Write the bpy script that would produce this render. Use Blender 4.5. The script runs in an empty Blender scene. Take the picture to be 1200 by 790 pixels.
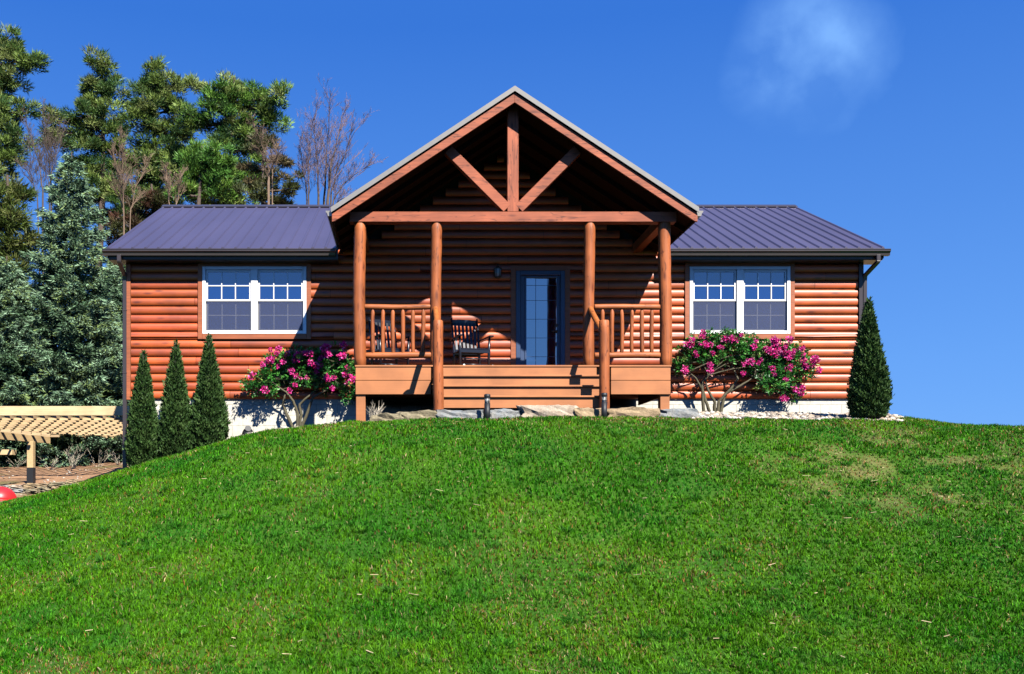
import bpy, bmesh, math, random
import numpy as np
from mathutils import Vector, Matrix

R = random.Random(7)
RNG = np.random.default_rng(11)
C = bpy.context.scene
COL = C.collection
F, XV, YH = 1100.0, 477.5, 572.0          # focal length and principal point of the photograph, in its pixels


def X(px, Y): return (px - XV) / F * Y    # survey helpers: photograph measure + real distance -> metres
def Z(py, Y): return (YH - py) / F * Y


# ------------------------------------------------------------------ materials
def new_mat(name):
    m = bpy.data.materials.new(name); m.use_nodes = True
    nt = m.node_tree
    for n in list(nt.nodes): nt.nodes.remove(n)
    out = nt.nodes.new('ShaderNodeOutputMaterial')
    b = nt.nodes.new('ShaderNodeBsdfPrincipled')
    nt.links.new(b.outputs[0], out.inputs[0])
    return m, nt, b, out


def N(nt, t, **kw):
    n = nt.nodes.new(t)
    for k, v in kw.items():
        if k in n.inputs.keys(): n.inputs[k].default_value = v
        else: setattr(n, k, v)
    return n


def L(nt, a, b): nt.links.new(a, b)


def ramp(nt, src, stops):
    r = nt.nodes.new('ShaderNodeValToRGB')
    e = r.color_ramp.elements
    while len(e) < len(stops): e.new(0.5)
    for k, (p, c) in enumerate(stops):
        e[k].position = p
        e[k].color = (c, c, c, 1) if not hasattr(c, '__len__') else (*c, 1)
    L(nt, src, r.inputs[0]); return r


def mixc(nt, fac, a, b, mode='MIX'):
    m = nt.nodes.new('ShaderNodeMix'); m.data_type = 'RGBA'; m.blend_type = mode
    for s, i in ((fac, 0), (a, 6), (b, 7)):
        if hasattr(s, 'node'): L(nt, s, m.inputs[i])
        elif i == 0: m.inputs[0].default_value = s
        else: m.inputs[i].default_value = (*s, 1)
    return m.outputs[2]


def coords(nt, scale=(1, 1, 1), kind='Object'):
    tc = nt.nodes.new('ShaderNodeTexCoord'); mp = nt.nodes.new('ShaderNodeMapping')
    L(nt, tc.outputs[kind], mp.inputs[0]); mp.inputs['Scale'].default_value = scale
    return mp.outputs[0]


def tint(nt):
    a = nt.nodes.new('ShaderNodeAttribute'); a.attribute_name = 'tint'
    return a


def bump(nt, b, h, s=.3, d=.01):
    n = nt.nodes.new('ShaderNodeBump'); n.inputs['Strength'].default_value = s; n.inputs['Distance'].default_value = d
    L(nt, h, n.inputs['Height']); L(nt, n.outputs[0], b.inputs['Normal'])


def wood(name, base, dark, rough=.5, axis='X', knots=True, coat=0.0, use_tint=True, grain=1.0, spec=.5, knot_amt=.85, var=(.78, 1.12), cracks=0.0):
    m, nt, b, _ = new_mat(name)
    lo, hi = 1.3, 26.0
    sc = {'X': (lo, hi, hi), 'Y': (hi, lo, hi), 'Z': (hi, hi, lo)}[axis]
    n1 = N(nt, 'ShaderNodeTexNoise', Scale=1.0, Detail=6.0, Roughness=.65, Distortion=.6); L(nt, coords(nt, sc), n1.inputs[0])
    n2 = N(nt, 'ShaderNodeTexNoise', Scale=2.2, Detail=3.0); L(nt, coords(nt), n2.inputs[0])
    r = ramp(nt, n1.outputs[0], [(.3, 0), (.72, 1)])
    c = mixc(nt, r.outputs[0], tuple(d * .55 * grain + base_ * (1 - .55 * grain) for d, base_ in zip(dark, base)), base)
    r2 = ramp(nt, n2.outputs[0], [(.3, var[0]), (.7, var[1])])
    c = mixc(nt, 1.0, c, r2.outputs[0], 'MULTIPLY')
    if knots:
        ks = {'X': (2.0, 7.5, 7.5), 'Y': (7.5, 2.0, 7.5), 'Z': (7.5, 7.5, 2.2)}[axis]
        v = N(nt, 'ShaderNodeTexVoronoi', Scale=1.0, Randomness=1.0); L(nt, coords(nt, ks), v.inputs[0])
        kr = ramp(nt, v.outputs[0], [(.07, 1), (.24, 0)])
        kc = N(nt, 'ShaderNodeMath', operation='MULTIPLY'); L(nt, kr.outputs[0], kc.inputs[0]); kc.inputs[1].default_value = knot_amt
        c = mixc(nt, kc.outputs[0], c, dark)
    if cracks:
        ck = {'X': (.9, 9, 9), 'Y': (9, .9, 9), 'Z': (9, 9, .9)}[axis]
        n3 = N(nt, 'ShaderNodeTexNoise', Scale=1.0, Detail=3.0, Roughness=.6); L(nt, coords(nt, ck), n3.inputs[0])
        r3 = ramp(nt, n3.outputs[0], [(.485, 0), (.5, cracks), (.512, 0)])
        c = mixc(nt, r3.outputs[0], c, tuple(d * .4 for d in dark))
    if use_tint:
        c = mixc(nt, 1.0, c, tint(nt).outputs['Color'], 'MULTIPLY')
    L(nt, c, b.inputs['Base Color'])
    b.inputs['Roughness'].default_value = rough
    b.inputs['Specular IOR Level'].default_value = spec
    b.inputs['Coat Weight'].default_value = coat; b.inputs['Coat Roughness'].default_value = .47; b.inputs['Coat IOR'].default_value = 1.5
    bump(nt, b, n1.outputs[0], .22, .006)
    return m


def plain(name, col, rough=.5, metal=0.0, var=.12, scale=8.0, spec=.5, bmp=0.0, use_tint=False):
    m, nt, b, _ = new_mat(name)
    n = N(nt, 'ShaderNodeTexNoise', Scale=scale, Detail=5.0, Roughness=.6); L(nt, coords(nt), n.inputs[0])
    r = ramp(nt, n.outputs[0], [(.25, 1 - var), (.75, 1 + var)])
    c = mixc(nt, 1.0, col, r.outputs[0], 'MULTIPLY')
    if use_tint: c = mixc(nt, 1.0, c, tint(nt).outputs['Color'], 'MULTIPLY')
    L(nt, c, b.inputs['Base Color'])
    b.inputs['Roughness'].default_value = rough; b.inputs['Metallic'].default_value = metal
    b.inputs['Specular IOR Level'].default_value = spec
    if bmp: bump(nt, b, n.outputs[0], bmp, .01)
    return m


def leafmat(name, rough=.5, trans=.25, spec=.3):
    m, nt, b, out = new_mat(name)
    a = tint(nt)
    L(nt, a.outputs['Color'], b.inputs['Base Color'])
    b.inputs['Roughness'].default_value = rough; b.inputs['Specular IOR Level'].default_value = spec
    t = nt.nodes.new('ShaderNodeBsdfTranslucent'); L(nt, a.outputs['Color'], t.inputs[0])
    mx = nt.nodes.new('ShaderNodeMixShader'); mx.inputs[0].default_value = trans
    L(nt, b.outputs[0], mx.inputs[1]); L(nt, t.outputs[0], mx.inputs[2]); L(nt, mx.outputs[0], out.inputs[0])
    return m


M = {}
M['siding'] = wood('stained log siding', (.52, .090, .010), (.10, .012, .003), .55, 'X', coat=1.0, spec=.3, var=(.70, 1.18))
M['side_siding'] = wood('stained log siding on the ends', (.42, .085, .025), (.10, .015, .006), .45, 'Y', coat=.2)
M['log'] = wood('peeled log stain', (.42, .118, .030), (.11, .022, .007), .6, 'Z', coat=.05, spec=.35, cracks=.85, var=(.66, 1.16))
M['log_x'] = wood('peeled rail stain', (.44, .130, .034), (.12, .026, .009), .6, 'X', coat=.05, spec=.35, cracks=.8, var=(.68, 1.15))
M['log_y'] = wood('peeled side rail stain', (.45, .140, .032), (.13, .03, .008), .5, 'Y', coat=.08, spec=.4)
M['timber'] = wood('stained truss timber', (.40, .105, .042), (.09, .018, .009), .6, 'X', coat=.03, spec=.35, cracks=.8, var=(.7, 1.15))
M['timber_z'] = wood('stained king post timber', (.40, .105, .042), (.09, .018, .009), .6, 'Z', coat=.03, spec=.35, cracks=.8, var=(.7, 1.15))
M['casing'] = wood('window casing stain', (.40, .115, .040), (.12, .03, .012), .55, 'X', knots=False)
M['ceiling'] = wood('porch ceiling boards darkened for shade', (.016, .006, .003), (.006, .002, .001), .8, 'Y', knots=False, spec=.1)  # near-black base colour stands in for the shade under the porch roof
M['deck'] = wood('tan composite decking', (.42, .155, .052), (.25, .085, .03), .65, 'X', knots=False, grain=.45)
M['fresh'] = wood('fresh pale lumber', (.60, .44, .24), (.34, .20, .09), .6, 'X', knots=True, knot_amt=.4)
M['fresh_y'] = wood('fresh pale joist lumber', (.56, .40, .20), (.32, .19, .08), .6, 'Y', knots=False)
M['vinyl'] = plain('white vinyl', (.80, .79, .76), .35, var=.03)
M['brownmetal'] = plain('dark bronze gutter paint', (.045, .036, .036), .32, var=.08)
M['trimmetal'] = plain('pewter grey drip edge', (.30, .28, .24), .28, metal=.35, var=.06)
M['doorshade'] = plain('white door in shade blue', (.035, .060, .125), .4, var=.05)  # white door; its bluish shade is put into the base colour
M['black'] = plain('black paint', (.008, .009, .011), .55, var=.1)
M['chair'] = plain('black lacquered chair wood', (.008, .010, .018), .30, var=.1)
M['lens'] = plain('frosted lamp lens', (.55, .55, .5), .25, var=.03)
M['bark'] = plain('grey brown bark', (.085, .060, .045), .9, var=.35, scale=5, bmp=.6)
M['shrubbark'] = plain('olive shrub bark', (.075, .065, .035), .85, var=.3, scale=30, bmp=.5)
M['bare'] = plain('bare twig bark', (.17, .115, .125), .85, var=.25, scale=4)
M['baregold'] = plain('weathered pale branch bark', (.19, .125, .08), .85, var=.3, scale=4)
M['deadtwig'] = plain('bleached dead twig', (.42, .36, .27), .85, var=.3, scale=12)
M['red'] = plain('red plastic', (.55, .018, .022), .4, var=.1)
M['needle'] = leafmat('pine needles', .55, .2)
M['spruce'] = leafmat('spruce needles', .55, .12)
M['thuja'] = leafmat('arborvitae scale leaves', .6, .1)
M['leaf'] = leafmat('glossy shrub leaves', .38, .25, .45)
M['petal'] = leafmat('magenta petals', .55, .35, .2)
M['blade'] = leafmat('lawn grass blades', .55, .32, .14)
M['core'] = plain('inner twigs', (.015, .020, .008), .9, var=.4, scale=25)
M['dark'] = plain('dark interior lining', (.012, .012, .014), .9)


def roof_metal():
    m, nt, b, _ = new_mat('charcoal plum roof metal')
    n = N(nt, 'ShaderNodeTexNoise', Scale=1.4, Detail=4.0); L(nt, coords(nt, (1, .3, .3)), n.inputs[0])
    r = ramp(nt, n.outputs[0], [(.3, .9), (.7, 1.1)])
    L(nt, mixc(nt, 1.0, (.055, .048, .086), r.outputs[0], 'MULTIPLY'), b.inputs['Base Color'])
    b.inputs['Roughness'].default_value = .42; b.inputs['Specular IOR Level'].default_value = .5
    bump(nt, b, n.outputs[0], .35, .03)
    return m
M['roof'] = roof_metal()


def glass(name, col, rough, ior):
    m, nt, b, _ = new_mat(name)
    b.inputs['Base Color'].default_value = (*col, 1); b.inputs['Roughness'].default_value = rough
    b.inputs['IOR'].default_value = ior; b.inputs['Specular IOR Level'].default_value = .5
    n = N(nt, 'ShaderNodeTexNoise', Scale=2.5, Detail=1.0); L(nt, coords(nt), n.inputs[0])
    bump(nt, b, n.outputs[0], .05, .02)
    return m
M['pane'] = glass('dark reflecting glass', (.004, .022, .11), .015, 3.0)  # blue base colour adds to the sky reflection
M['doorglass'] = glass('bright reflecting door glass', (.006, .012, .03), .01, 4.2)


def screen():
    m, nt, b, out = new_mat('grey insect mesh')
    b.inputs['Base Color'].default_value = (.040, .055, .125, 1); b.inputs['Roughness'].default_value = .7
    t = nt.nodes.new('ShaderNodeBsdfTransparent'); mx = nt.nodes.new('ShaderNodeMixShader'); mx.inputs[0].default_value = .50
    L(nt, t.outputs[0], mx.inputs[1]); L(nt, b.outputs[0], mx.inputs[2]); L(nt, mx.outputs[0], out.inputs[0])
    return m
M['screen'] = screen()


def block_mat():
    m, nt, b, _ = new_mat('painted concrete block')
    tc = nt.nodes.new('ShaderNodeTexCoord'); sp = nt.nodes.new('ShaderNodeSeparateXYZ'); cb = nt.nodes.new('ShaderNodeCombineXYZ')
    L(nt, tc.outputs['Object'], sp.inputs[0])
    ad = N(nt, 'ShaderNodeMath', operation='ADD'); L(nt, sp.outputs[0], ad.inputs[0]); L(nt, sp.outputs[1], ad.inputs[1])
    L(nt, ad.outputs[0], cb.inputs[0]); L(nt, sp.outputs[2], cb.inputs[1])
    br = N(nt, 'ShaderNodeTexBrick'); L(nt, cb.outputs[0], br.inputs[0])
    br.inputs['Color1'].default_value = (.58, .55, .46, 1); br.inputs['Color2'].default_value = (.51, .49, .41, 1)
    br.inputs['Mortar'].default_value = (.36, .34, .29, 1); br.inputs['Scale'].default_value = 1.0
    br.inputs['Mortar Size'].default_value = .006; br.inputs['Brick Width'].default_value = .406; br.inputs['Row Height'].default_value = .203
    n = N(nt, 'ShaderNodeTexNoise', Scale=14.0, Detail=5.0); L(nt, coords(nt), n.inputs[0])
    r = ramp(nt, n.outputs[0], [(.3, .82), (.7, 1.08)])
    L(nt, mixc(nt, 1.0, br.outputs[0], r.outputs[0], 'MULTIPLY'), b.inputs['Base Color'])
    b.inputs['Roughness'].default_value = .9
    h = N(nt, 'ShaderNodeMath', operation='SUBTRACT'); L(nt, n.outputs[0], h.inputs[0]); L(nt, br.outputs['Fac'], h.inputs[1])
    bump(nt, b, h.outputs[0], .5, .008)
    return m
M['block'] = block_mat()


def stone_mat(name, a, bcol, moss=.0):
    m, nt, b, _ = new_mat(name)
    n = N(nt, 'ShaderNodeTexNoise', Scale=5.0, Detail=8.0, Roughness=.7); L(nt, coords(nt), n.inputs[0])
    n2 = N(nt, 'ShaderNodeTexNoise', Scale=26.0, Detail=6.0, Roughness=.7); L(nt, coords(nt), n2.inputs[0])
    c = mixc(nt, ramp(nt, n.outputs[0], [(.35, 0), (.65, 1)]).outputs[0], a, bcol)
    c = mixc(nt, 1.0, c, ramp(nt, n2.outputs[0], [(.3, .62), (.7, 1.2)]).outputs[0], 'MULTIPLY')
    L(nt, c, b.inputs['Base Color']); b.inputs['Roughness'].default_value = .92
    bump(nt, b, n2.outputs[0], .7, .02)
    return m
M['stone_tan'] = stone_mat('tan sandstone', (.36, .26, .15), (.24, .17, .09))
M['stone_pale'] = stone_mat('pale sandstone', (.44, .37, .28), (.29, .21, .14))
M['stone_grey'] = stone_mat('blue grey fieldstone', (.17, .19, .20), (.30, .28, .24))
M['stone_moss'] = stone_mat('mossy brown fieldstone', (.14, .115, .065), (.30, .25, .15))
M['pebble'] = plain('pale river pebble', (1, 1, 1), .85, var=.15, scale=40, use_tint=True)


def ground_mat():
    m, nt, b, _ = new_mat('turf soil')
    big = N(nt, 'ShaderNodeTexNoise', Scale=.55, Detail=4.0); L(nt, coords(nt), big.inputs[0])
    fine = N(nt, 'ShaderNodeTexNoise', Scale=22.0, Detail=8.0, Roughness=.75); L(nt, coords(nt), fine.inputs[0])
    mid = N(nt, 'ShaderNodeTexNoise', Scale=4.0, Detail=6.0, Roughness=.65); L(nt, coords(nt), mid.inputs[0])
    g = mixc(nt, ramp(nt, big.outputs[0], [(.35, 0), (.65, 1)]).outputs[0], (.022, .090, .004), (.045, .120, .006))
    g = mixc(nt, ramp(nt, fine.outputs[0], [(.5, 0), (.72, .5)]).outputs[0], g, (.10, .085, .03))
    d = mixc(nt, ramp(nt, mid.outputs[0], [(.35, 0), (.65, 1)]).outputs[0], (.36, .205, .115), (.22, .125, .065))
    d = mixc(nt, ramp(nt, fine.outputs[0], [(.55, 0), (.75, .7)]).outputs[0], d, (.46, .33, .20))
    gr = ramp(nt, big.outputs[0], [(.56, 0), (.66, .5)])
    d = mixc(nt, gr.outputs[0], d, (.09, .13, .03))
    c = mixc(nt, tint(nt).outputs['Fac'], g, d)
    L(nt, c, b.inputs['Base Color']); b.inputs['Roughness'].default_value = .95; b.inputs['Specular IOR Level'].default_value = .15
    bump(nt, b, fine.outputs[0], .8, .03)
    return m
M['ground'] = ground_mat()

# ------------------------------------------------------------------ mesh builders
def origin_of(parent):
    o = Vector((0, 0, 0))
    while parent is not None:
        o += parent.location; parent = parent.parent
    return o


class MB:
    def __init__(s): s.v = []; s.f = []; s.t = []; s.sm = []

    def add(s, verts, faces, t=1.0, smooth=False):
        k = len(s.v); s.v += [tuple(p) for p in verts]
        for f in faces: s.f.append([i + k for i in f]); s.t.append(t); s.sm.append(smooth)
        return s

    def box(s, x0, x1, y0, y1, z0, z1, t=1.0):
        v = [(x, y, z) for x in (x0, x1) for y in (y0, y1) for z in (z0, z1)]
        return s.add(v, [(0, 1, 3, 2), (4, 6, 7, 5), (0, 4, 5, 1), (2, 3, 7, 6), (0, 2, 6, 4), (1, 5, 7, 3)], t)

    def obox(s, c, ax, ay, az, t=1.0):                     # centre + three half-axis vectors
        c, ax, ay, az = map(Vector, (c, ax, ay, az))
        v = [c + ax * i + ay * j + az * k for i in (-1, 1) for j in (-1, 1) for k in (-1, 1)]
        return s.add(v, [(0, 1, 3, 2), (4, 6, 7, 5), (0, 4, 5, 1), (2, 3, 7, 6), (0, 2, 6, 4), (1, 5, 7, 3)], t)

    def beam(s, p0, p1, w, h, side=(0, 1, 0), t=1.0):      # side: direction of w
        p0, p1 = Vector(p0), Vector(p1); d = p1 - p0
        sd = Vector(side); sd -= d.normalized() * sd.dot(d.normalized()); sd.normalize()
        up = d.normalized().cross(sd)
        return s.obox((p0 + p1) / 2, d / 2, sd * w / 2, up * h / 2, t)

    def extrude(s, poly, vec, t=1.0):
        n = len(poly); vec = Vector(vec); a = [Vector(p) for p in poly]; b = [p + vec for p in a]
        f = [tuple(range(n)), tuple(range(2 * n - 1, n - 1, -1))]
        f += [(i, i + n, (i + 1) % n + n, (i + 1) % n) for i in range(n)]
        return s.add(a + b, f, t)

    def tube(s, pts, rad, seg=8, t=1.0, cap=True, wob=0.0, rnd=R):
        pts = [Vector(p) for p in pts]; n = len(pts); ring = []
        if not hasattr(rad, '__len__'): rad = [rad] * n
        prev = None; vs = []
        for i, p in enumerate(pts):
            d = (pts[min(i + 1, n - 1)] - pts[max(i - 1, 0)])
            if d.length < 1e-9: d = Vector((0, 0, 1))
            d.normalize()
            if prev is None: a = d.orthogonal().normalized()
            else:
                a = prev - d * prev.dot(d)
                a = a.normalized() if a.length > 1e-6 else d.orthogonal().normalized()
            prev = a; b = d.cross(a)
            for k in range(seg):
                q = 2 * math.pi * k / seg; r = rad[i] * (1 + wob * rnd.uniform(-1, 1))
                vs.append(p + (a * math.cos(q) + b * math.sin(q)) * r)
        fs = [(i * seg + k, i * seg + (k + 1) % seg, (i + 1) * seg + (k + 1) % seg, (i + 1) * seg + k) for i in range(n - 1) for k in range(seg)]
        s.add(vs, fs, t, True)
        if cap:
            k0 = len(s.v) - len(vs)
            s.f.append([k0 + k for k in range(seg)][::-1]); s.t.append(t); s.sm.append(False)
            s.f.append([k0 + (n - 1) * seg + k for k in range(seg)]); s.t.append(t); s.sm.append(False)
        return s

    def log(s, p0, p1, r, seed=0, seg=14, taper=.0, point=(0, 0), t=1.0, wob=.035):
        rnd = random.Random(seed); p0, p1 = Vector(p0), Vector(p1); ln = (p1 - p0).length
        n = max(4, int(ln / .12)); d = (p1 - p0) / n
        o = d.orthogonal().normalized(); o2 = d.normalized().cross(o)
        pts, rad = [], []
        ph, ph2 = rnd.uniform(0, 6), rnd.uniform(0, 6)
        for i in range(n + 1):
            u = i / n; b = .10 * r * math.sin(u * 5 + ph); b2 = .10 * r * math.sin(u * 4 + ph2)
            pts.append(p0 + d * i + o * b + o2 * b2)
            rad.append(r * (1 + wob * rnd.uniform(-1, 1)) * (1 + taper * (u - .5)))
        for e, k in ((0, 0), (1, -1)):
            pl = point[e]; dd = d.normalized() * (1 if e == 0 else -1)
            base = pts[k].copy()
            if pl > 0:
                sh = [(0, .45), (pl * .5, .72), (pl, 1.0)]
            else: sh = [(0, .86), (.012, .97)]
            newp = [base + dd * a for a, _ in sh]; newr = [rad[k] * q for _, q in sh]
            if e == 0: pts = newp + [p for p in pts[1:]]; rad = newr + rad[1:]
            else: pts = pts[:-1] + newp[::-1]; rad = rad[:-1] + newr[::-1]
        # keep order monotone along the axis
        ax = (p1 - p0).normalized(); z = sorted(zip([(q - p0).dot(ax) for q in pts], range(len(pts))))
        pts = [pts[i] for _, i in z]; rad = [rad[i] for _, i in z]
        return s.tube(pts, rad, seg, t, True, .012, rnd)

    def build(s, name, mat, parent=None, bevel=0.0):
        o0 = origin_of(parent)
        me = bpy.data.meshes.new(name)
        me.from_pydata([(x - o0.x, y - o0.y, z - o0.z) for x, y, z in s.v], [], s.f)
        me.polygons.foreach_set('use_smooth', s.sm)
        a = me.attributes.new('tint', 'FLOAT_COLOR', 'CORNER')
        col = []
        for f, t in zip(s.f, s.t):
            c = (t, t, t, 1.0) if not hasattr(t, '__len__') else (*t, 1.0)
            col += list(c) * len(f)
        a.data.foreach_set('color', col)
        me.materials.append(M[mat]); me.update()
        bm = bmesh.new(); bm.from_mesh(me); bmesh.ops.recalc_face_normals(bm, faces=bm.faces); bm.to_mesh(me); bm.free()
        o = bpy.data.objects.new(name, me); COL.objects.link(o); o.parent = parent
        if bevel:
            b = o.modifiers.new('edge', 'BEVEL'); b.width = bevel; b.segments = 1; b.limit_method = 'ANGLE'
        return o


def np_mesh(name, V, faces, mat, parent=None, col=None, smooth=False):
    """faces: list of (n,k) index arrays; col: per-vertex rgb."""
    o0 = origin_of(parent); V = np.asarray(V, np.float32) - np.array(o0, np.float32)
    me = bpy.data.meshes.new(name)
    me.vertices.add(len(V)); me.vertices.foreach_set('co', V.ravel())
    loops = np.concatenate([f.ravel() for f in faces]).astype(np.int32)
    sizes = np.concatenate([np.full(len(f), f.shape[1]) for f in faces])
    starts = np.concatenate([[0], np.cumsum(sizes)[:-1]]).astype(np.int32)
    me.loops.add(len(loops)); me.loops.foreach_set('vertex_index', loops)
    me.polygons.add(len(sizes)); me.polygons.foreach_set('loop_start', starts)
    if smooth: me.polygons.foreach_set('use_smooth', np.ones(len(sizes), bool))
    if col is not None:
        a = me.attributes.new('tint', 'FLOAT_COLOR', 'POINT')
        a.data.foreach_set('color', np.column_stack([col, np.ones(len(V))]).astype(np.float32).ravel())
    me.materials.append(M[mat]); me.update(calc_edges=True); me.validate()
    o = bpy.data.objects.new(name, me); COL.objects.link(o); o.parent = parent
    return o


def thing(name, label, cat, loc=(0, 0, 0), group=None):
    o = bpy.data.objects.new(name, None); o.empty_display_size = .2; COL.objects.link(o); o.location = loc
    o['label'] = label; o['category'] = cat
    if group: o['group'] = group
    return o


def tag(o, label, cat, group=None):
    o['label'] = label; o['category'] = cat
    if group: o['group'] = group
    return o


def copy_thing(src, loc, label, rz=None, scale=None):
    c = src.copy(); COL.objects.link(c); c.location = loc; c['label'] = label
    if rz is not None: c.rotation_euler = (0, 0, rz)
    if scale is not None: c.scale = scale
    for ch in list(src.children):
        d = ch.copy(); COL.objects.link(d); d.parent = c
        for g in list(ch.children):
            e = g.copy(); COL.objects.link(e); e.parent = d
    return c


# ------------------------------------------------------------------ terrain
SIL = np.array([(-900, 760), (-400, 690), (-200, 640), (-100, 612), (0, 590), (30, 586), (60, 580), (100, 567), (148, 551), (200, 536), (240, 523.5),
                (270, 514), (300, 506.5), (350, 500), (400, 496.5), (440, 492), (500, 490), (600, 489), (700, 488), (800, 488.5), (900, 490),
                (1000, 492), (1050, 494), (1100, 496), (1200, 500), (1300, 507), (1500, 525), (2200, 620), (4000, 800)], float)
HP = np.array([(-400, -.6), (-30, -.7), (-9, -.36), (-6.9, -.20), (-5.5, .17), (-4.87, .36), (-4.27, .51), (-3.66, .69), (-2.9, .98), (-1, 1.19), (0, 1.22),
               (4.5, 1.36), (8.7, 1.32), (9.3, 1.22), (10.2, 1.0), (14, .8), (30, .1), (70, -2), (400, -6)], float)
YC = 14.2


def sstep(t): t = np.clip(t, 0, 1); return t * t * (3 - 2 * t)


def prof(Y): return sstep(np.clip((Y - 2) / (YC - 2), 0, 1) ** 1.6)


_xs = np.linspace(-60, 60, 1201)
_yy = np.linspace(8, YC, 200)
_zc = []
for _x in _xs:
    r_ = (YH - np.interp(XV + F * _x / YC, SIL[:, 0], SIL[:, 1])) / F - .030 / YC
    a_, b_ = -6.0, 6.0
    for _ in range(40):
        m_ = (a_ + b_) / 2
        if np.max((-1.7 + (m_ + 1.7) * prof(_yy)) / _yy) > r_: b_ = m_
        else: a_ = m_
    _zc.append(max(a_, -2.6))
_zc = np.convolve(np.pad(np.array(_zc), 6, mode='edge'), np.ones(13) / 13, 'valid')
_hpx = np.linspace(-60, 60, 1201); _hpz = np.convolve(np.pad(np.interp(_hpx, HP[:, 0], HP[:, 1]), 3, mode='edge'), np.ones(7) / 7, 'valid')


def G(x, Y):
    x = np.asarray(x, float); Y = np.asarray(Y, float)
    zc = np.interp(x, _xs, _zc)
    front = -1.7 + (zc + 1.7) * prof(Y)
    hp = np.interp(x, _hpx, _hpz)
    left = sstep((-x - 5.4) / .9)
    back = hp + left * np.clip(Y - 18, 0, 60) * .095 * np.where(Y > 36, 1, 1)
    back = back * (1 - sstep((Y - 60) / 80)) + (-1.0) * sstep((Y - 60) / 80)
    w = sstep((Y - YC) / 3.2)
    z = front * (1 - w) + back * w
    z = z + .012 * np.sin(x * 1.7 + .6) * np.sin(Y * 1.3) + .008 * np.sin(x * 4.1 + Y * 2.2)
    return z


def dirtmask(x, Y):
    wob = .25 * np.sin(x * 2.3) + .15 * np.sin(x * 5.7 + 1)
    m = sstep((Y - 15.9 - wob) / .5) * sstep((-x - 5.0) / .4)
    m2 = sstep((Y - 15.6) / .3) * sstep((x + 5.2) / .3) * sstep((.518 * Y - x) / .3)
    return np.maximum(m, m2)


def make_ground():
    xs = np.concatenate([-np.geomspace(14, 420, 26)[::-1], np.arange(-13.8, 16.01, .2), np.geomspace(16.4, 420, 26)])
    ys = np.concatenate([-np.geomspace(4, 420, 16)[::-1], np.arange(-2, 4, 1.0), np.arange(4, 20, .16), np.arange(20, 42, .6), np.geomspace(43, 700, 24)])
    gx, gy = np.meshgrid(xs, ys)
    V = np.column_stack([gx.ravel(), gy.ravel(), G(gx, gy).ravel()])
    nx, ny = len(xs), len(ys)
    i = (np.arange(ny - 1)[:, None] * nx + np.arange(nx - 1)[None, :]).ravel()
    f = np.column_stack([i, i + 1, i + nx + 1, i + nx])
    d = dirtmask(V[:, 0], V[:, 1])
    with np.errstate(all='ignore'):
        yy_ = np.maximum(V[:, 1], 1.0); px = XV + F * V[:, 0] / yy_; py = YH - F * V[:, 2] / yy_
        d = np.maximum(d, .38 * np.exp(-(((px - 1060) / 140) ** 2 + ((py - 552) / 45) ** 2)) * sstep((fbm(V[:, 0] * 2.6 + 3, V[:, 1] * 2.6, 33) - .46) / .14) * (V[:, 1] > 4) * (V[:, 1] < 15))
    o = np_mesh('ground', V, [f], 'ground', None, np.column_stack([d, d, d]), True)
    o['kind'] = 'structure'
    return o



def vnoise(x, y, seed):
    """smooth value noise, numpy."""
    r = np.random.default_rng(seed); T = r.random((64, 64))
    xi = np.floor(x).astype(int); yi = np.floor(y).astype(int); fx = sstep(x - xi); fy = sstep(y - yi)
    g = lambda a, b: T[a % 64, b % 64]
    return (g(xi, yi) * (1 - fx) + g(xi + 1, yi) * fx) * (1 - fy) + (g(xi, yi + 1) * (1 - fx) + g(xi + 1, yi + 1) * fx) * fy


def fbm(x, y, seed): return .5 * vnoise(x, y, seed) + .3 * vnoise(x * 2.1, y * 2.1, seed + 1) + .2 * vnoise(x * 4.3, y * 4.3, seed + 2)


make_ground()


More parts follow.
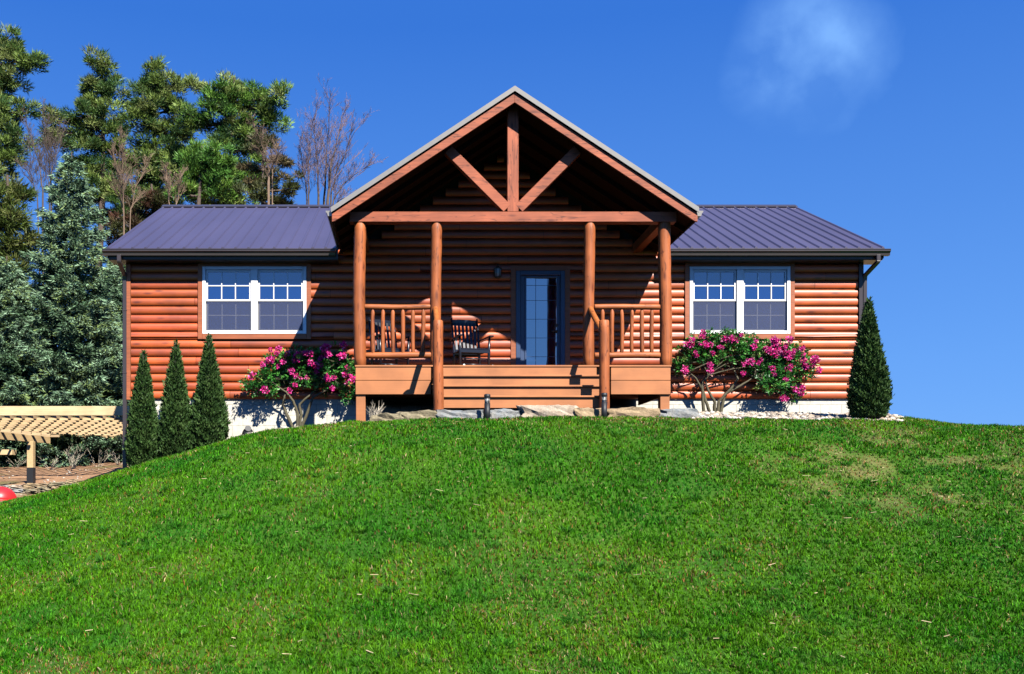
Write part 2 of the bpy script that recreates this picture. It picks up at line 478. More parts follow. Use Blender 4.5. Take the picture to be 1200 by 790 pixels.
def make_grass(n=800000):
    rng = np.random.default_rng(5)
    u = rng.random(n)
    y0, y1 = 5.2, 16.4
    Y = y0 * (y1 / y0) ** u
    x = Y * rng.uniform(-.72, .96, n)
    # tufts: pull blades towards tuft centres
    cell = .075
    jx = np.floor(x / cell); jy = np.floor(Y / cell)
    h = np.sin(jx * 127.1 + jy * 311.7) * 43758.5453; hx = h - np.floor(h)
    h2 = np.sin(jx * 269.5 + jy * 183.3) * 43758.5453; hy = h2 - np.floor(h2)
    k = rng.random(n) * .75
    x += ((jx + hx) * cell - x) * k; Y += ((jy + hy) * cell - Y) * k
    keep = (dirtmask(x, Y) < .4)
    ylim = np.where((x > -1.0) & (x < 4.55), 14.52, np.where((x >= 4.55) & (x < .522 * Y), 14.0 + .12 * np.sin(x * 3) + .06 * np.sin(x * 11), 17.0))
    keep &= Y < ylim
    px = XV + F * x / Y
    z = G(x, Y)
    py = YH - F * z / Y
    # thin, straw-coloured ground on the upper right of the mound
    dry = np.exp(-(((px - 1060) / 130) ** 2 + ((py - 552) / 45) ** 2))
    dry = np.maximum(dry, .55 * np.exp(-(((px - 640) / 400) ** 2 + ((py - 492) / 10) ** 2)))
    dry = np.maximum(dry, .75 * np.exp(-(((px - 60) / 90) ** 2 + ((py - 795) / 25) ** 2)))
    pat = fbm(x * .9, Y * .9, 3); pat2 = fbm(x * 3.5, Y * 3.5, 9)
    dry = np.clip(dry * (.15 + 1.5 * sstep((fbm(x * 2.6 + 3, Y * 2.6, 33) - .44) / .16)) + .5 * sstep((pat - .57) / .14) * .6, 0, 1)
    keep &= rng.random(n) > dry * .45
    x, Y, z, dry, pat, pat2 = (a[keep] for a in (x, Y, z, dry, pat, pat2)); n = len(x)
    tall = (.024 + .034 * rng.random(n)) * (.45 + 1.2 * pat2) * (1 - .45 * dry)
    wid = (.0048 + .0042 * rng.random(n)) * (Y / 7.0) ** .75
    ang = rng.random(n) * 2 * np.pi; lean = rng.normal(.55, .35, n)
    d = np.column_stack([np.cos(ang), np.sin(ang), np.zeros(n)]); s = np.column_stack([-np.sin(ang), np.cos(ang), np.zeros(n)])
    rot = rng.random(n) * 2 * np.pi
    s = np.column_stack([np.cos(rot), np.sin(rot), np.zeros(n)])
    b = np.column_stack([x, Y, z - .004])
    mid = b + d * (tall * lean * .35)[:, None] + np.array([0, 0, 1]) * (tall * .62)[:, None]
    tip = b + d * (tall * lean)[:, None] + np.array([0, 0, 1]) * (tall * (1.05 - .25 * np.abs(lean)))[:, None]
    w = wid[:, None] / 2
    V = np.stack([b - s * w, b + s * w, mid + s * w * .85, mid - s * w * .85, tip], 1).reshape(-1, 3)
    i = np.arange(n) * 5
    q = np.column_stack([i, i + 1, i + 2, i + 3]); t = np.column_stack([i + 3, i + 2, i + 4])
    g1 = np.array([.072, .32, .004]); g2 = np.array([.012, .105, .002]); g3 = np.array([.20, .40, .008]); st = np.array([.42, .33, .15]); br = np.array([.27, .12, .03])
    r = rng.random(n)[:, None]; p = sstep((pat - .3) / .4)[:, None]
    c = g1 * (1 - r) + g2 * r
    c = c * (1 - .45 * p) + g3 * .45 * p
    blue = sstep((fbm(x * 1.6 + 9, Y * 1.6, 21) - .55) / .12)[:, None]
    c = c * (1 - .5 * blue) + np.array([.030, .21, .015]) * .5 * blue
    is_st = rng.random(n) < (.022 + .26 * dry); is_br = rng.random(n) < (.022 + .36 * dry)
    c[is_br] = br * (.6 + .8 * rng.random((is_br.sum(), 1))); c[is_st] = st * (.6 + .7 * rng.random((is_st.sum(), 1)))
    c *= (.30 + .92 * rng.random((n, 1)))
    o = np_mesh('grass', V, [q, t], 'blade', None, np.repeat(c, 5, 0))
    o['kind'] = 'stuff'; o['label'] = 'short green lawn grass with dry patches on the mound'; o['category'] = 'grass'
    # coarser clumps that stand above the cut
    m = 420
    cy = 5.4 * (13.5 / 5.4) ** rng.random(m); cx = cy * rng.uniform(-.5, .72, m); sz = rng.uniform(.03, .085, m); per = 70
    tint_ = np.array([(.06, .22, .01), (.035, .16, .008), (.10, .28, .015), (.04, .17, .01)])[rng.integers(0, 4, m)]
    ii = np.repeat(np.arange(m), per); q = len(ii)
    a = rng.random(q) * 6.28; rr = sz[ii] * np.sqrt(rng.random(q))
    bx = cx[ii] + np.cos(a) * rr; by = cy[ii] + np.sin(a) * rr
    cen = np.column_stack([bx, by, G(bx, by)])
    dr = np.column_stack([np.cos(a) * .7, np.sin(a) * .7, np.full(q, .9)]) + rng.normal(0, .3, (q, 3))
    dr[:, 2] = np.abs(dr[:, 2])
    V, f, k = blades(cen, dr, rng.uniform(.035, .085, q), rng.uniform(.005, .010, q) * (by / 7) ** .6, rng, True)
    col = tint_[ii] * rng.uniform(.5, 1.4, (q, 1))
    o = np_mesh('coarse_grass', V, [f], 'blade', None, np.repeat(col, k, 0))
    o['kind'] = 'stuff'; o['label'] = 'coarser darker grass clumps standing above the mown lawn'; o['category'] = 'grass'
    # loose straw lying in the turf
    m = 900
    yy = 5.5 * (14 / 5.5) ** rng.random(m); xx = yy * rng.uniform(-.5, .72, m)
    pxx = XV + F * xx / yy; pyy = YH - F * G(xx, yy) / yy
    dens = .25 + np.exp(-(((pxx - 1080) / 150) ** 2 + ((pyy - 560) / 50) ** 2)) + .6 * np.exp(-(((pxx - 70) / 100) ** 2 + ((pyy - 785) / 30) ** 2))
    kk = rng.random(m) < dens; xx, yy = xx[kk], yy[kk]; m = len(xx)
    a = rng.random(m) * 6.28; ln = rng.uniform(.03, .10, m) / 2; wd = rng.uniform(.003, .006, m)
    cc = np.column_stack([xx, yy, G(xx, yy) + rng.uniform(.02, .045, m)])
    dd = np.column_stack([np.cos(a), np.sin(a), rng.normal(0, .15, m)]) * ln[:, None]; ss = np.column_stack([-np.sin(a), np.cos(a), np.zeros(m)]) * wd[:, None]
    up = np.array([0, 0, .004])
    V = np.stack([cc - dd - ss, cc + dd - ss * .4, cc + dd + ss * .4 + up, cc - dd + ss + up], 1).reshape(-1, 3); i = np.arange(m) * 4
    col = np.repeat(np.array([.60, .47, .27]) * rng.uniform(.5, 1.15, (m, 1)), 4, 0)
    o = np_mesh('straw_litter', V, [np.column_stack([i, i + 1, i + 2, i + 3])], 'blade', None, col)
    o['kind'] = 'stuff'; o['label'] = 'bits of dry straw scattered over the lawn'; o['category'] = 'straw'


# ------------------------------------------------------------------ the cabin
YW, YB, YRIDGE = 18.13, 25.67, 21.90         # wall plane, rear wall, ridge
YE, ZE, SL = 17.76, 4.54, .49                # eave edge, roof height there, pitch
XL, XR = -5.35, 8.71
ZS = 1.714                                   # bottom of the siding
PITCH = .163
PCX, PHW, PZ, PS = 1.795, 3.06, 6.69, .66    # porch roof: centre, half width, ridge height, slope
DECK = 2.085
house = thing('log_cabin', 'red stained log cabin with plum metal roof and gabled front porch on the grass mound', 'house', (1.7, 18.13, 1.0))


def zroof(y): return ZE + SL * (min(y, 2 * YRIDGE - y) - YE)
def zporch(x): return PZ - PS * abs(x - PCX)


def siding(mb, o, ud, nd, u0, u1, z0, z1, holes=(), urange=None, seed=1, seg=7, bulge=.05):
    """rows of half-round logs along ud, bulging towards nd; holes: (ua,ub,za,zb)."""
    rnd = random.Random(seed); o, ud, nd = Vector(o), Vector(ud), Vector(nd)
    nrow = int(math.ceil((z1 - z0) / PITCH - 1e-6))
    prof_ = [(-math.cos(math.pi * k / seg) * .5 + .5, math.sin(math.pi * k / seg) ** .75) for k in range(seg + 1)]
    for rI in range(nrow):
        za = z0 + rI * PITCH
        a, b = (u0, u1) if urange is None else urange(za + PITCH)
        if b - a < .05: continue
        joints = [a]; q = a + rnd.uniform(1.2, 4.2)
        while q < b - .5: joints.append(q); q += rnd.uniform(2.4, 4.6)
        joints.append(b)
        for ja, jb in zip(joints, joints[1:]):
            t = rnd.uniform(.70, 1.15)
            tt = (t, t * rnd.uniform(.9, 1.1), t * rnd.uniform(.85, 1.1))
            vid = {}; vs = []; fs = []
            def vert(u, zi):
                key = (round(u, 4), zi)
                if key not in vid:
                    vid[key] = len(vs); p = o + ud * u + nd * (bulge * prof_[zi][1]); vs.append((p.x, p.y, za + prof_[zi][0] * PITCH))
                return vid[key]
            for zi in range(seg):
                zm = za + (prof_[zi][0] + prof_[zi + 1][0]) / 2 * PITCH
                iv = [(ja, jb)]
                for (ha, hb, hz0, hz1) in holes:
                    if hz0 < zm < hz1:
                        nv = []
                        for (p, q2) in iv:
                            if hb <= p or ha >= q2: nv.append((p, q2)); continue
                            if ha > p: nv.append((p, ha))
                            if hb < q2: nv.append((hb, q2))
                        iv = nv
                for (p, q2) in iv:
                    g = .0030
                    fs.append((vert(p + g, zi), vert(q2 - g, zi), vert(q2 - g, zi + 1), vert(p + g, zi + 1)))
            mb.add(vs, fs, tt, True)


WIN = [(-3.945, -1.945), (5.428, 7.364)]
WZ0, WZ1 = 2.965, 4.262
DOOR = (2.09, 3.03, DECK, 4.185)
holes = [(a - .05, b + .05, WZ0 - .06, WZ1 + .05) for a, b in WIN] + [(DOOR[0], DOOR[1], DOOR[2] - .2, DOOR[3])]
mb = MB()
ROWS_TOP = ZS + 18 * PITCH                      # main wall top, 4.65
siding(mb, (0, YW, 0), (1, 0, 0), (0, -1, 0), XL + .02, XR - .02, ZS, ROWS_TOP, holes, seed=4)
wall = mb.build('log_wall', 'siding', house)
mb = MB()
siding(mb, (0, YW, 0), (1, 0, 0), (0, -1, 0), 0, 0, ROWS_TOP, PZ, (), lambda z: (PCX - (PZ - .2 - z) / PS, PCX + (PZ - .2 - z) / PS), seed=8)
mb.build('porch_gable_wall', 'siding', house)
mb = MB()
siding(mb, (XL, 0, 0), (0, 1, 0), (-1, 0, 0), YW + .02, YB, ZS, zroof(YRIDGE) - .1, (),
       lambda z: (YW + .02, YB) if z < zroof(YW) - .1 else (YE + (z + .12 - ZE) / SL, 2 * YRIDGE - YE - (z + .12 - ZE) / SL), seed=5)
mb.build('end_log_wall', 'side_siding', house); mb = MB()
siding(mb, (XR, 0, 0), (0, 1, 0), (1, 0, 0), YW + .02, YB, ZS, zroof(YRIDGE) - .1, (),
       lambda z: (YW + .02, YB) if z < zroof(YW) - .1 else (YE + (z + .12 - ZE) / SL, 2 * YRIDGE - YE - (z + .12 - ZE) / SL), seed=6)
mb.build('end_log_wall', 'side_siding', house)
mb = MB().box(XL + .05, XR - .05, YB - .1, YB, ZS, 4.6).build('rear_wall', 'side_siding', house)
mb = MB()                                       # dark lining behind the siding
mb.box(XL + .06, XR - .06, YW + .06, YW + .10, ZS, 4.62)
mb.extrude([(PCX - 3.0, YW + .06, 4.63), (PCX + 3.0, YW + .06, 4.63), (PCX, YW + .06, 6.6)], (0, .04, 0))
mb.build('wall_lining', 'dark', house)
mb = MB()
mb.box(XL + .03, XR - .03, YW + .01, YW + .25, -1.2, ZS); mb.box(XL + .03, XL + .25, YW + .26, YB, -1.2, ZS); mb.box(XR - .25, XR - .03, YW + .26, YB, -1.2, ZS)
mb.box(XL + .26, XR - .26, YB - .2, YB - .001, -1.2, ZS)
mb.build('block_foundation', 'block', house)
mb = MB()
for xx, sgn in ((XL, -1), (XR, 1)):
    mb = MB(); mb.box(min(xx, xx + sgn * .045) - .02, max(xx, xx + sgn * .045) + .02, YW - .075, YW + .06, ZS - .01, 4.36)
    mb.build('corner_board', 'casing' if sgn < 0 else 'brownmetal', house)  # right board dark, left board stained like the casing


# main roof ---------------------------------------------------------------
RXL, RXR = -5.69, 9.03
def roof_panel(mb, x0, x1, ya, flip=False, t=.035):
    f = (lambda y: 2 * YRIDGE - y) if flip else (lambda y: y)
    za, zb = zroof(ya), zroof(YRIDGE)
    mb.extrude([(x0, f(ya), za), (x0, f(YRIDGE), zb), (x0, f(YRIDGE), zb - t), (x0, f(ya), za - t)], (x1 - x0, 0, 0))
    nb = max(1, int(round((x1 - x0) / .243)))
    for k in range(nb + 1):
        xr = x0 + (x1 - x0) * k / nb; w, h = .022, .026
        xr = min(max(xr, x0 + .03), x1 - .03)
        mb.extrude([(xr - w * 1.3, f(ya - .004), za + .001), (xr - w * .5, f(ya - .004), za + h), (xr + w * .5, f(ya - .004), za + h), (xr + w * 1.3, f(ya - .004), za + .001)],
                   (0, f(YRIDGE) - f(ya - .004), zb - za))
mb = MB()
roof_panel(mb, RXL, PCX - PHW - .04, YE); roof_panel(mb, PCX + PHW + .04, RXR, YE); roof_panel(mb, PCX - PHW - .038, PCX + PHW + .038, YW + .14)
roof_panel(mb, RXL, RXR, YE, True)
roof = mb.build('metal_roof', 'roof', house)
mb = MB()
zr = zroof(YRIDGE)
for a, b in ((RXL - .01, PCX - .6), (PCX + .6, RXR + .01)):
    mb = MB(); mb.extrude([(a, YRIDGE - .17, zr - .045), (a, YRIDGE, zr + .045), (a, YRIDGE + .17, zr - .045), (a, YRIDGE + .17, zr - .055), (a, YRIDGE, zr + .030), (a, YRIDGE - .17, zr - .055)], (b - a, 0, 0))
    mb.build('ridge_cap', 'brownmetal', roof)
mb = MB()
for a, b in ((RXL + .02, PCX - PHW - .05), (PCX + PHW + .05, RXR - .02)):          # fascia + soffit
    MB().box(a, b, YE + .01, YE + .04, ZE - .20, ZE - .045).build('eave_fascia', 'brownmetal', roof)
    MB().box(a, b, YE + .041, YW + .05, ZE - .215, ZE - .19).build('soffit', 'brownmetal', roof)
for xx, sg in ((RXL, 1), (RXR, -1)):                                                # gable-end fly rafters
    mb = MB()
    for fl in (0, 1):
        f = (lambda y: 2 * YRIDGE - y) if fl else (lambda y: y)
        mb.extrude([(xx + sg * .012, f(YE + .01), ZE - .04), (xx + sg * .012, f(YRIDGE), zr - .04), (xx + sg * .012, f(YRIDGE), zr - .20), (xx + sg * .012, f(YE + .01), ZE - .185)], (sg * .03, 0, 0))
        mb.extrude([(xx + sg * .045, f(YE + .05), ZE - .185), (xx + sg * .045, f(YRIDGE), zr - .19), (xx + sg * .045, f(YRIDGE), zr - .205), (xx + sg * .045, f(YE + .05), ZE - .20)], (sg * .30, 0, 0))
    mb.build('fly_rafter', 'brownmetal', roof)


def gutter(a, b, name='gutter'):
    mb = MB()
    y0 = YE + .005; zt = ZE - .045
    pts = [(y0, zt), (y0, zt - .11), (y0 - .075, zt - .11), (y0 - .085, zt - .06), (y0 - .115, zt - .035), (y0 - .115, zt), (y0 - .108, zt), (y0 - .108, zt - .03), (y0 - .078, zt - .055), (y0 - .069, zt - .104), (y0 - .006, zt - .104), (y0 - .006, zt)]
    mb.extrude([(a, y, z) for y, z in pts], (b - a, 0, 0))
    for e in (a, b):
        s_ = .004 if e == b else -.004
        mb.extrude([(e, y, z) for y, z in pts[:6]], (s_, 0, 0))
    mb.box(a, b, y0 - .122, y0 - .112, zt - .006, zt + .006)
    return mb.build(name, 'brownmetal', house)
gutter(RXL - .05, PCX - PHW - .10); gutter(PCX + PHW + .10, RXR + .06)


def downspout(x, xo, zb, fwd):
    mb = MB(); yo = YE - .05; zt = ZE - .15
    w = .075
    path = [(xo, yo, zt), (xo, yo, zt - .10), (xo, yo + .01, zt - .12), (x, YW - fwd - .02, zt - .30), (x, YW - fwd, zt - .38), (x, YW - fwd, zb)]
    for p, q in zip(path, path[1:]):
        p, q = Vector(p), Vector(q); e = (q - p).normalized() * .012
        mb.beam(p - e, q + e, w, .058, (1, 0, 0))
    for zz in (3.4, 2.2): mb.box(x - w / 2 - .006, x + w / 2 + .006, YW - fwd - .034, YW - fwd + .05, zz, zz + .035)
    return mb.build('downspout', 'brownmetal', house, .008)
downspout(XL - .09, XL - .09, -.15, .06); downspout(XR + .09, XR + .17, 1.1, .06)


# porch roof ---------------------------------------------------------------
PY0, PY1 = 15.72, 22.6
mb = MB()
for sg in (-1, 1):
    xe = PCX + sg * PHW; th = .035
    zt_ = PZ - PS * PHW
    mb.extrude([(PCX, PY0 - .03, PZ), (xe, PY0 - .03, zt_), (xe, PY0 - .03, zt_ - th), (PCX, PY0 - .03, PZ - th)], (0, PY1 - PY0 + .03, 0))
    nb = 29
    for k in range(nb):
        y = PY0 + .02 + k * .24
        mb.extrude([(PCX, y - .028, PZ + .001), (PCX, y - .012, PZ + .024), (PCX, y + .012, PZ + .024), (PCX, y + .028, PZ + .001)], (sg * PHW, 0, -PS * PHW))
proof = mb.build('porch_roof', 'roof', house)
mb = MB()
for sg in (-1, 1):                                                                   # drip edge trim along the rake
    mb = MB(); xe = PCX + sg * (PHW + .015); ze = PZ - PS * (PHW + .015)
    mb.extrude([(PCX, PY0 - .05, PZ + .030), (xe, PY0 - .05, ze + .030), (xe, PY0 - .05, ze - .058), (PCX, PY0 - .05, PZ - .058)], (0, .018, 0))
    mb.extrude([(PCX, PY0 - .032, PZ + .030), (xe, PY0 - .032, ze + .030), (xe, PY0 - .032, ze + .026), (PCX, PY0 - .032, PZ + .026)], (0, .13, 0))
    mb.build('rake_trim', 'trimmetal', proof)
for sg in (-1, 1):
    xe = PCX + sg * PHW; ze = PZ - PS * PHW
    t0, t1 = .075, .235; mb = MB()
    mb.extrude([(PCX, PY0 - .012, PZ - t0), (xe, PY0 - .012, ze - t0), (xe, PY0 - .012, ze - t1 + .02), (xe - sg * .05, PY0 - .012, ze - t1 + .033), (PCX, PY0 - .012, PZ - t1)], (0, .04, 0), R.uniform(.95, 1.05))
    mb.build('rake_board', 'timber', proof, .004)
mb = MB()
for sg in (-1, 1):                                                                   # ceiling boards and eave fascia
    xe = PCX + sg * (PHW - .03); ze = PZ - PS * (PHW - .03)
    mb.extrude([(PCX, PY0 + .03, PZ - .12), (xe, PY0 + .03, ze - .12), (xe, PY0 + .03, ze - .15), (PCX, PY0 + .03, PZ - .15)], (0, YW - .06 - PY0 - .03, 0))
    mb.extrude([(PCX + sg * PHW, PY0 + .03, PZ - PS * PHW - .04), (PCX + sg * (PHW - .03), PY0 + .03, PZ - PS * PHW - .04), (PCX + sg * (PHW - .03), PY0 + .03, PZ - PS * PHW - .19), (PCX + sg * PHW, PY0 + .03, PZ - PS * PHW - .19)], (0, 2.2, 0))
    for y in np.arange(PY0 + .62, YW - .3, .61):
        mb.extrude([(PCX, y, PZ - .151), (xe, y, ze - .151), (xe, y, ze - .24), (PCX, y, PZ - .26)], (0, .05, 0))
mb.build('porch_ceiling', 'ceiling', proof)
for sg in (-1, 1):
    mb = MB(); xe = PCX + sg * PHW; ze = PZ - PS * PHW - .02
    pts = [(0, 0), (0, -.09), (.07, -.09), (.08, -.05), (.105, -.02), (.105, 0), (.098, 0), (.070, -.045), (.062, -.083), (.007, -.083), (.007, 0)]
    mb.extrude([(xe + sg * a, PY0 + .02, ze + b) for a, b in pts], (0, 2.22, 0))
    mb.extrude([(xe + sg * a, PY0 + .02, ze + b) for a, b in pts[:6]], (0, -.004, 0))
    mb.build('porch_gutter', 'trimmetal', house)
# fill over the main roof so that the cross gable is a closed volume
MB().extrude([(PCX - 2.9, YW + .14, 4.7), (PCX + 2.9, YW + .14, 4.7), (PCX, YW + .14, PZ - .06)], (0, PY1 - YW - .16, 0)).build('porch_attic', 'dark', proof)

# truss -------------------------------------------------------------------
YT = 15.95
zb0, zb1 = Z(260, YT), Z(248, YT)
MB().box(PCX - 2.78, PCX + 2.78, YT, YT + .18, zb0, zb1).build('tie_beam', 'timber', house, .006)
MB().box(PCX - .095, PCX + .095, YT + .012, YT + .168, zb1 + .002, zporch(PCX) - .155).build('king_post', 'timber_z', house, .006)
for sg in (-1, 1):
    p0 = Vector((PCX + sg * .10, YT + .085, zb1 + .06)); d = 1.0
    p1 = p0 + Vector((sg * d, 0, d))
    MB().beam(p0, p1, .15, .17, (0, 1, 0)).build('truss_brace', 'timber', house, .006)
for sg in (-1, 1):
    MB().beam((PCX + sg * 2.61, YT + .2, zb0 + .085), (PCX + sg * 2.61, YW - .06, zb0 + .085), .15, .17, (1, 0, 0)).build('side_plate', 'log_y', house, .006)

# posts -------------------------------------------------------------------
YP = 16.05
for i, (dx, r) in enumerate(((-2.61, .104), (-1.31, .094), (1.31, .094), (2.61, .104))):
    MB().log((PCX + dx, YP, DECK), (PCX + dx, YP, zb0), r, 40 + i, 18).build('porch_post', 'log', house)

# deck --------------------------------------------------------------------
YD = 15.93
DX0, DX1 = X(416, YD), X(786.5, YD)
mb = MB(); k = 0
yy = YD
while yy < YW - .06:
    mb.box(DX0, DX1, yy - (.015 if k == 0 else 0), min(yy + .136, YW - .055), DECK - .028, DECK, R.uniform(.92, 1.05)); yy += .142; k += 1
mb.build('deck', 'deck', house, .003)
def skirt(x0, x1, y0, y1, axis):
    mb = MB()
    for za, zb in ((DECK - .255, DECK - .030), (DECK - .495, DECK - .262)):
        mb.box(x0, x1, y0, y1, za, zb, R.uniform(.95, 1.04))
    return mb.build('deck_skirt', 'deck', house, .004)
SX0, SX1 = X(505, YD), X(716, YD)
skirt(DX0 + .01, SX0, YD, YD + .03, 0); skirt(SX1, DX1 - .01, YD, YD + .03, 0)
skirt(DX0 + .01, DX0 + .04, YD + .032, YW - .07, 1); skirt(DX1 - .04, DX1 - .01, YD + .032, YW - .07, 1)
for x0 in (DX0 + .015, DX1 - .175):
    MB().box(x0, x0 + .16, YD + .035, YD + .19, .8, DECK - .497, .92).build('support_post', 'deck', house, .006)
mb = MB().box(SX0 + .02, SX1 - .02, YD + .10, YD + .14, DECK - .5, DECK - .03); mb.build('deck_joist', 'deck', house)

# stairs ------------------------------------------------------------------
stx0, stx1 = X(508, YD), 3.21
for x0 in (stx0 + .02, stx1 - .07):
    stairs = MB(); stairs.extrude([(x0, YD - .002, DECK - .25), (x0, YD - .002, 1.1), (x0, 15.13, 1.1), (x0, 15.13, DECK - .64), (x0, YD - .3, DECK - .44)], (.05, 0, 0))
    st = stairs.build('stair_stringer', 'deck', house)
for k in range(4):                                 # four risers, three treads
    yk = YD - .28 * k
    zt_ = DECK - .20 * k
    MB().box(stx0, stx1, yk - .001 if k == 0 else yk, yk + .02, zt_ - .2 + .002, zt_ - .03, R.uniform(.95, 1.05)).build('riser', 'deck', st, .003)
    if k:
        MB().box(stx0 - .02, stx1 + .02, yk - .036, yk + .278, zt_ - .030, zt_, R.uniform(.95, 1.06)).build('tread', 'deck', st, .005)

YN = 14.97
ZN = Z(375.5, YN)
for sg, seed in ((-1, 60), (1, 61)):
    xn = PCX + sg * 1.40 + (.095 if sg < 0 else -.058)
    xp = PCX + sg * 1.31
    MB().log((xn, YN, .95), (xn, YN, ZN), .083, seed, 16).build('newel_post', 'log', house)
    sr = MB().log((xp + sg * .01, YP - .07, 3.06), (xn, YN + .04, ZN - .22), .048, seed + 5, 12).build('stair_rail', 'log_y', house)


def railing(x0, x1, bal):
    rt = MB().log((x0, YP, 3.095), (x1, YP, 3.095), .048, int(x0 * 100), 12).build('railing', 'log_x', house)
    MB().log((x0, YP, 2.268), (x1, YP, 2.268), .055, int(x1 * 100), 12).build('bottom_rail', 'log_x', rt)
    for i, b in enumerate(bal):
        MB().log((X(b, YP), YP, 2.30), (X(b, YP), YP, 3.075), .036 + .003 * R.uniform(-1, 1), int(b), 10, point=(0, .075), t=R.uniform(.88, 1.1)).build('baluster', 'log', rt)
railing(PCX - 2.53, PCX - 1.39, (436.8, 448.7, 460.4, 472.2, 483.9, 495.9))
railing(PCX + 1.40, PCX + 2.52, (706, 717, 728.7, 740.4, 752.2, 763.7))

# windows -----------------------------------------------------------------
def ring(mb, x0, x1, z0, z1, w, y0, y1, wb=None):
    wb = wb or w
    mb.box(x0, x0 + w, y0, y1, z0, z1); mb.box(x1 - w, x1, y0, y1, z0, z1)
    mb.box(x0 + w, x1 - w, y0, y1, z1 - w, z1); mb.box(x0 + w, x1 - w, y0, y1, z0, z0 + wb)


def make_window(x0, x1):
    mb = MB(); ring(mb, x0, x1, WZ0, WZ1, .062, YW - .085, YW + .05)
    xc = (x0 + x1) / 2
    mb.box(xc - .065, xc + .065, YW - .087, YW + .05, WZ0 + .062, WZ1 - .062)
    w = mb.build('window', 'vinyl', house, .005)
    c = MB()
    c.box(x0 - .088, x0 - .002, YW - .075, YW + .02, WZ0 - .10, WZ1 + .09, .95); c.box(x1 + .002, x1 + .088, YW - .075, YW + .02, WZ0 - .10, WZ1 + .09, 1.0)
    c.box(x0 - .001, x1 + .001, YW - .073, YW + .02, WZ1 + .002, WZ1 + .09, .9)
    c.build('casing', 'casing', w, .004)
    MB().box(x0 - .001, x1 + .001, YW - .080, YW + .02, WZ0 - .10, WZ0 - .002, 1.0).build('sill', 'casing', w, .004)
    zm = (WZ0 + WZ1) / 2 + .005
    for a, b in ((x0 + .064, xc - .067), (xc + .067, x1 - .064)):
        for up in (1, 0):
            za, zb = (zm - .022, WZ1 - .064) if up else (WZ0 + .064, zm + .022)
            yo = YW - .055 if up else YW - .015
            s = MB(); ring(s, a, b, za, zb, .036, yo, yo + .034); s.build('sash', 'vinyl', w, .003)
            pa, pb, qa, qb = a + .036, b - .036, za + .036, zb - .036
            MB().box(pa, pb, yo + .020, yo + .026, qa, qb).build('pane', 'pane', w)
            g = MB(); zq = (qa + qb) / 2; gw = .009
            g.box(pa, pb, yo + .006, yo + .018, zq - gw, zq + gw)
            for k in (1, 2):
                xm = pa + (pb - pa) * k / 3
                g.box(xm - gw, xm + gw, yo + .0055, yo + .0175, qa, zq - gw); g.box(xm - gw, xm + gw, yo + .0055, yo + .0175, zq + gw, qb)
            g.build('muntin_grid', 'vinyl', w)
            if not up: MB().box(pa - .02, pb + .02, yo - .028, yo - .026, qa - .02, qb + .01).build('insect_screen', 'screen', w)
    return w
for a, b in WIN: make_window(a, b)

# door --------------------------------------------------------------------
dx0, dx1, dz0, dz1 = DOOR
mb = MB(); w_ = .085
mb.box(dx0, dx0 + w_, YW - .07, YW + .05, dz0, dz1); mb.box(dx1 - w_, dx1, YW - .07, YW + .05, dz0, dz1); mb.box(dx0 + w_, dx1 - w_, YW - .07, YW + .05, dz1 - w_, dz1)
fr = mb.build('door', 'doorshade', house, .005)
gx0, gx1, gz0, gz1 = X(616.5, YW), X(652.5, YW), dz0 + .16, Z(326, YW)
mb = MB(); a, b = dx0 + w_ + .004, dx1 - w_ - .004
mb.box(a, gx0, YW - .03, YW + .015, dz0 + .01, dz1 - w_ - .004); mb.box(gx1, b, YW - .03, YW + .015, dz0 + .01, dz1 - w_ - .004)
mb.box(gx0, gx1, YW - .03, YW + .015, dz0 + .01, gz0); mb.box(gx0, gx1, YW - .03, YW + .015, gz1, dz1 - w_ - .004)
ring(mb, gx0 - .03, gx1 + .03, gz0 - .03, gz1 + .03, .032, YW - .045, YW - .031)
mb.build('door_leaf', 'doorshade', fr, .003)
MB().box(gx0, gx1, YW - .012, YW - .006, gz0, gz1).build('door_glass', 'doorglass', fr)
mb = MB()
for q in (.31, .69):
    xm = gx0 + (gx1 - gx0) * q; mb.box(xm - .004, xm + .004, YW - .020, YW - .0125, gz0, gz1)
for q in (.16, .36, .56, .76, .92):
    zz = gz0 + (gz1 - gz0) * q; mb.box(gx0, gx1, YW - .0195, YW - .0130, zz - .003, zz + .003)
mb.build('leaded_strips', 'doorshade', fr)
mb = MB()
mb.tube([(dx1 - .145, YW - .03, 3.02), (dx1 - .145, YW - .075, 3.02)], .016, 10); mb.tube([(dx1 - .145, YW - .07, 3.02), (dx1 - .26, YW - .08, 3.02)], .011, 8)
MB().tube([(dx1 - .145, YW - .03, 3.14), (dx1 - .145, YW - .05, 3.14)], .028, 12).build('deadbolt', 'black', fr); mb.tube([(dx1 - .145, YW - .031, 3.02), (dx1 - .145, YW - .036, 3.02)], .032, 12)
mb.build('door_handle', 'black', fr)
mb = MB(); mb.box(dx0 - .10, dx0 - .002, YW - .06, YW + .03, dz0, dz1 + .10); mb.box(dx1 + .002, dx1 + .10, YW - .06, YW + .03, dz0, dz1 + .10); mb.box(dx0 - .002, dx1 + .002, YW - .058, YW + .03, dz1 + .002, dz1 + .10)
mb.build('door_casing', 'casing', fr, .004)

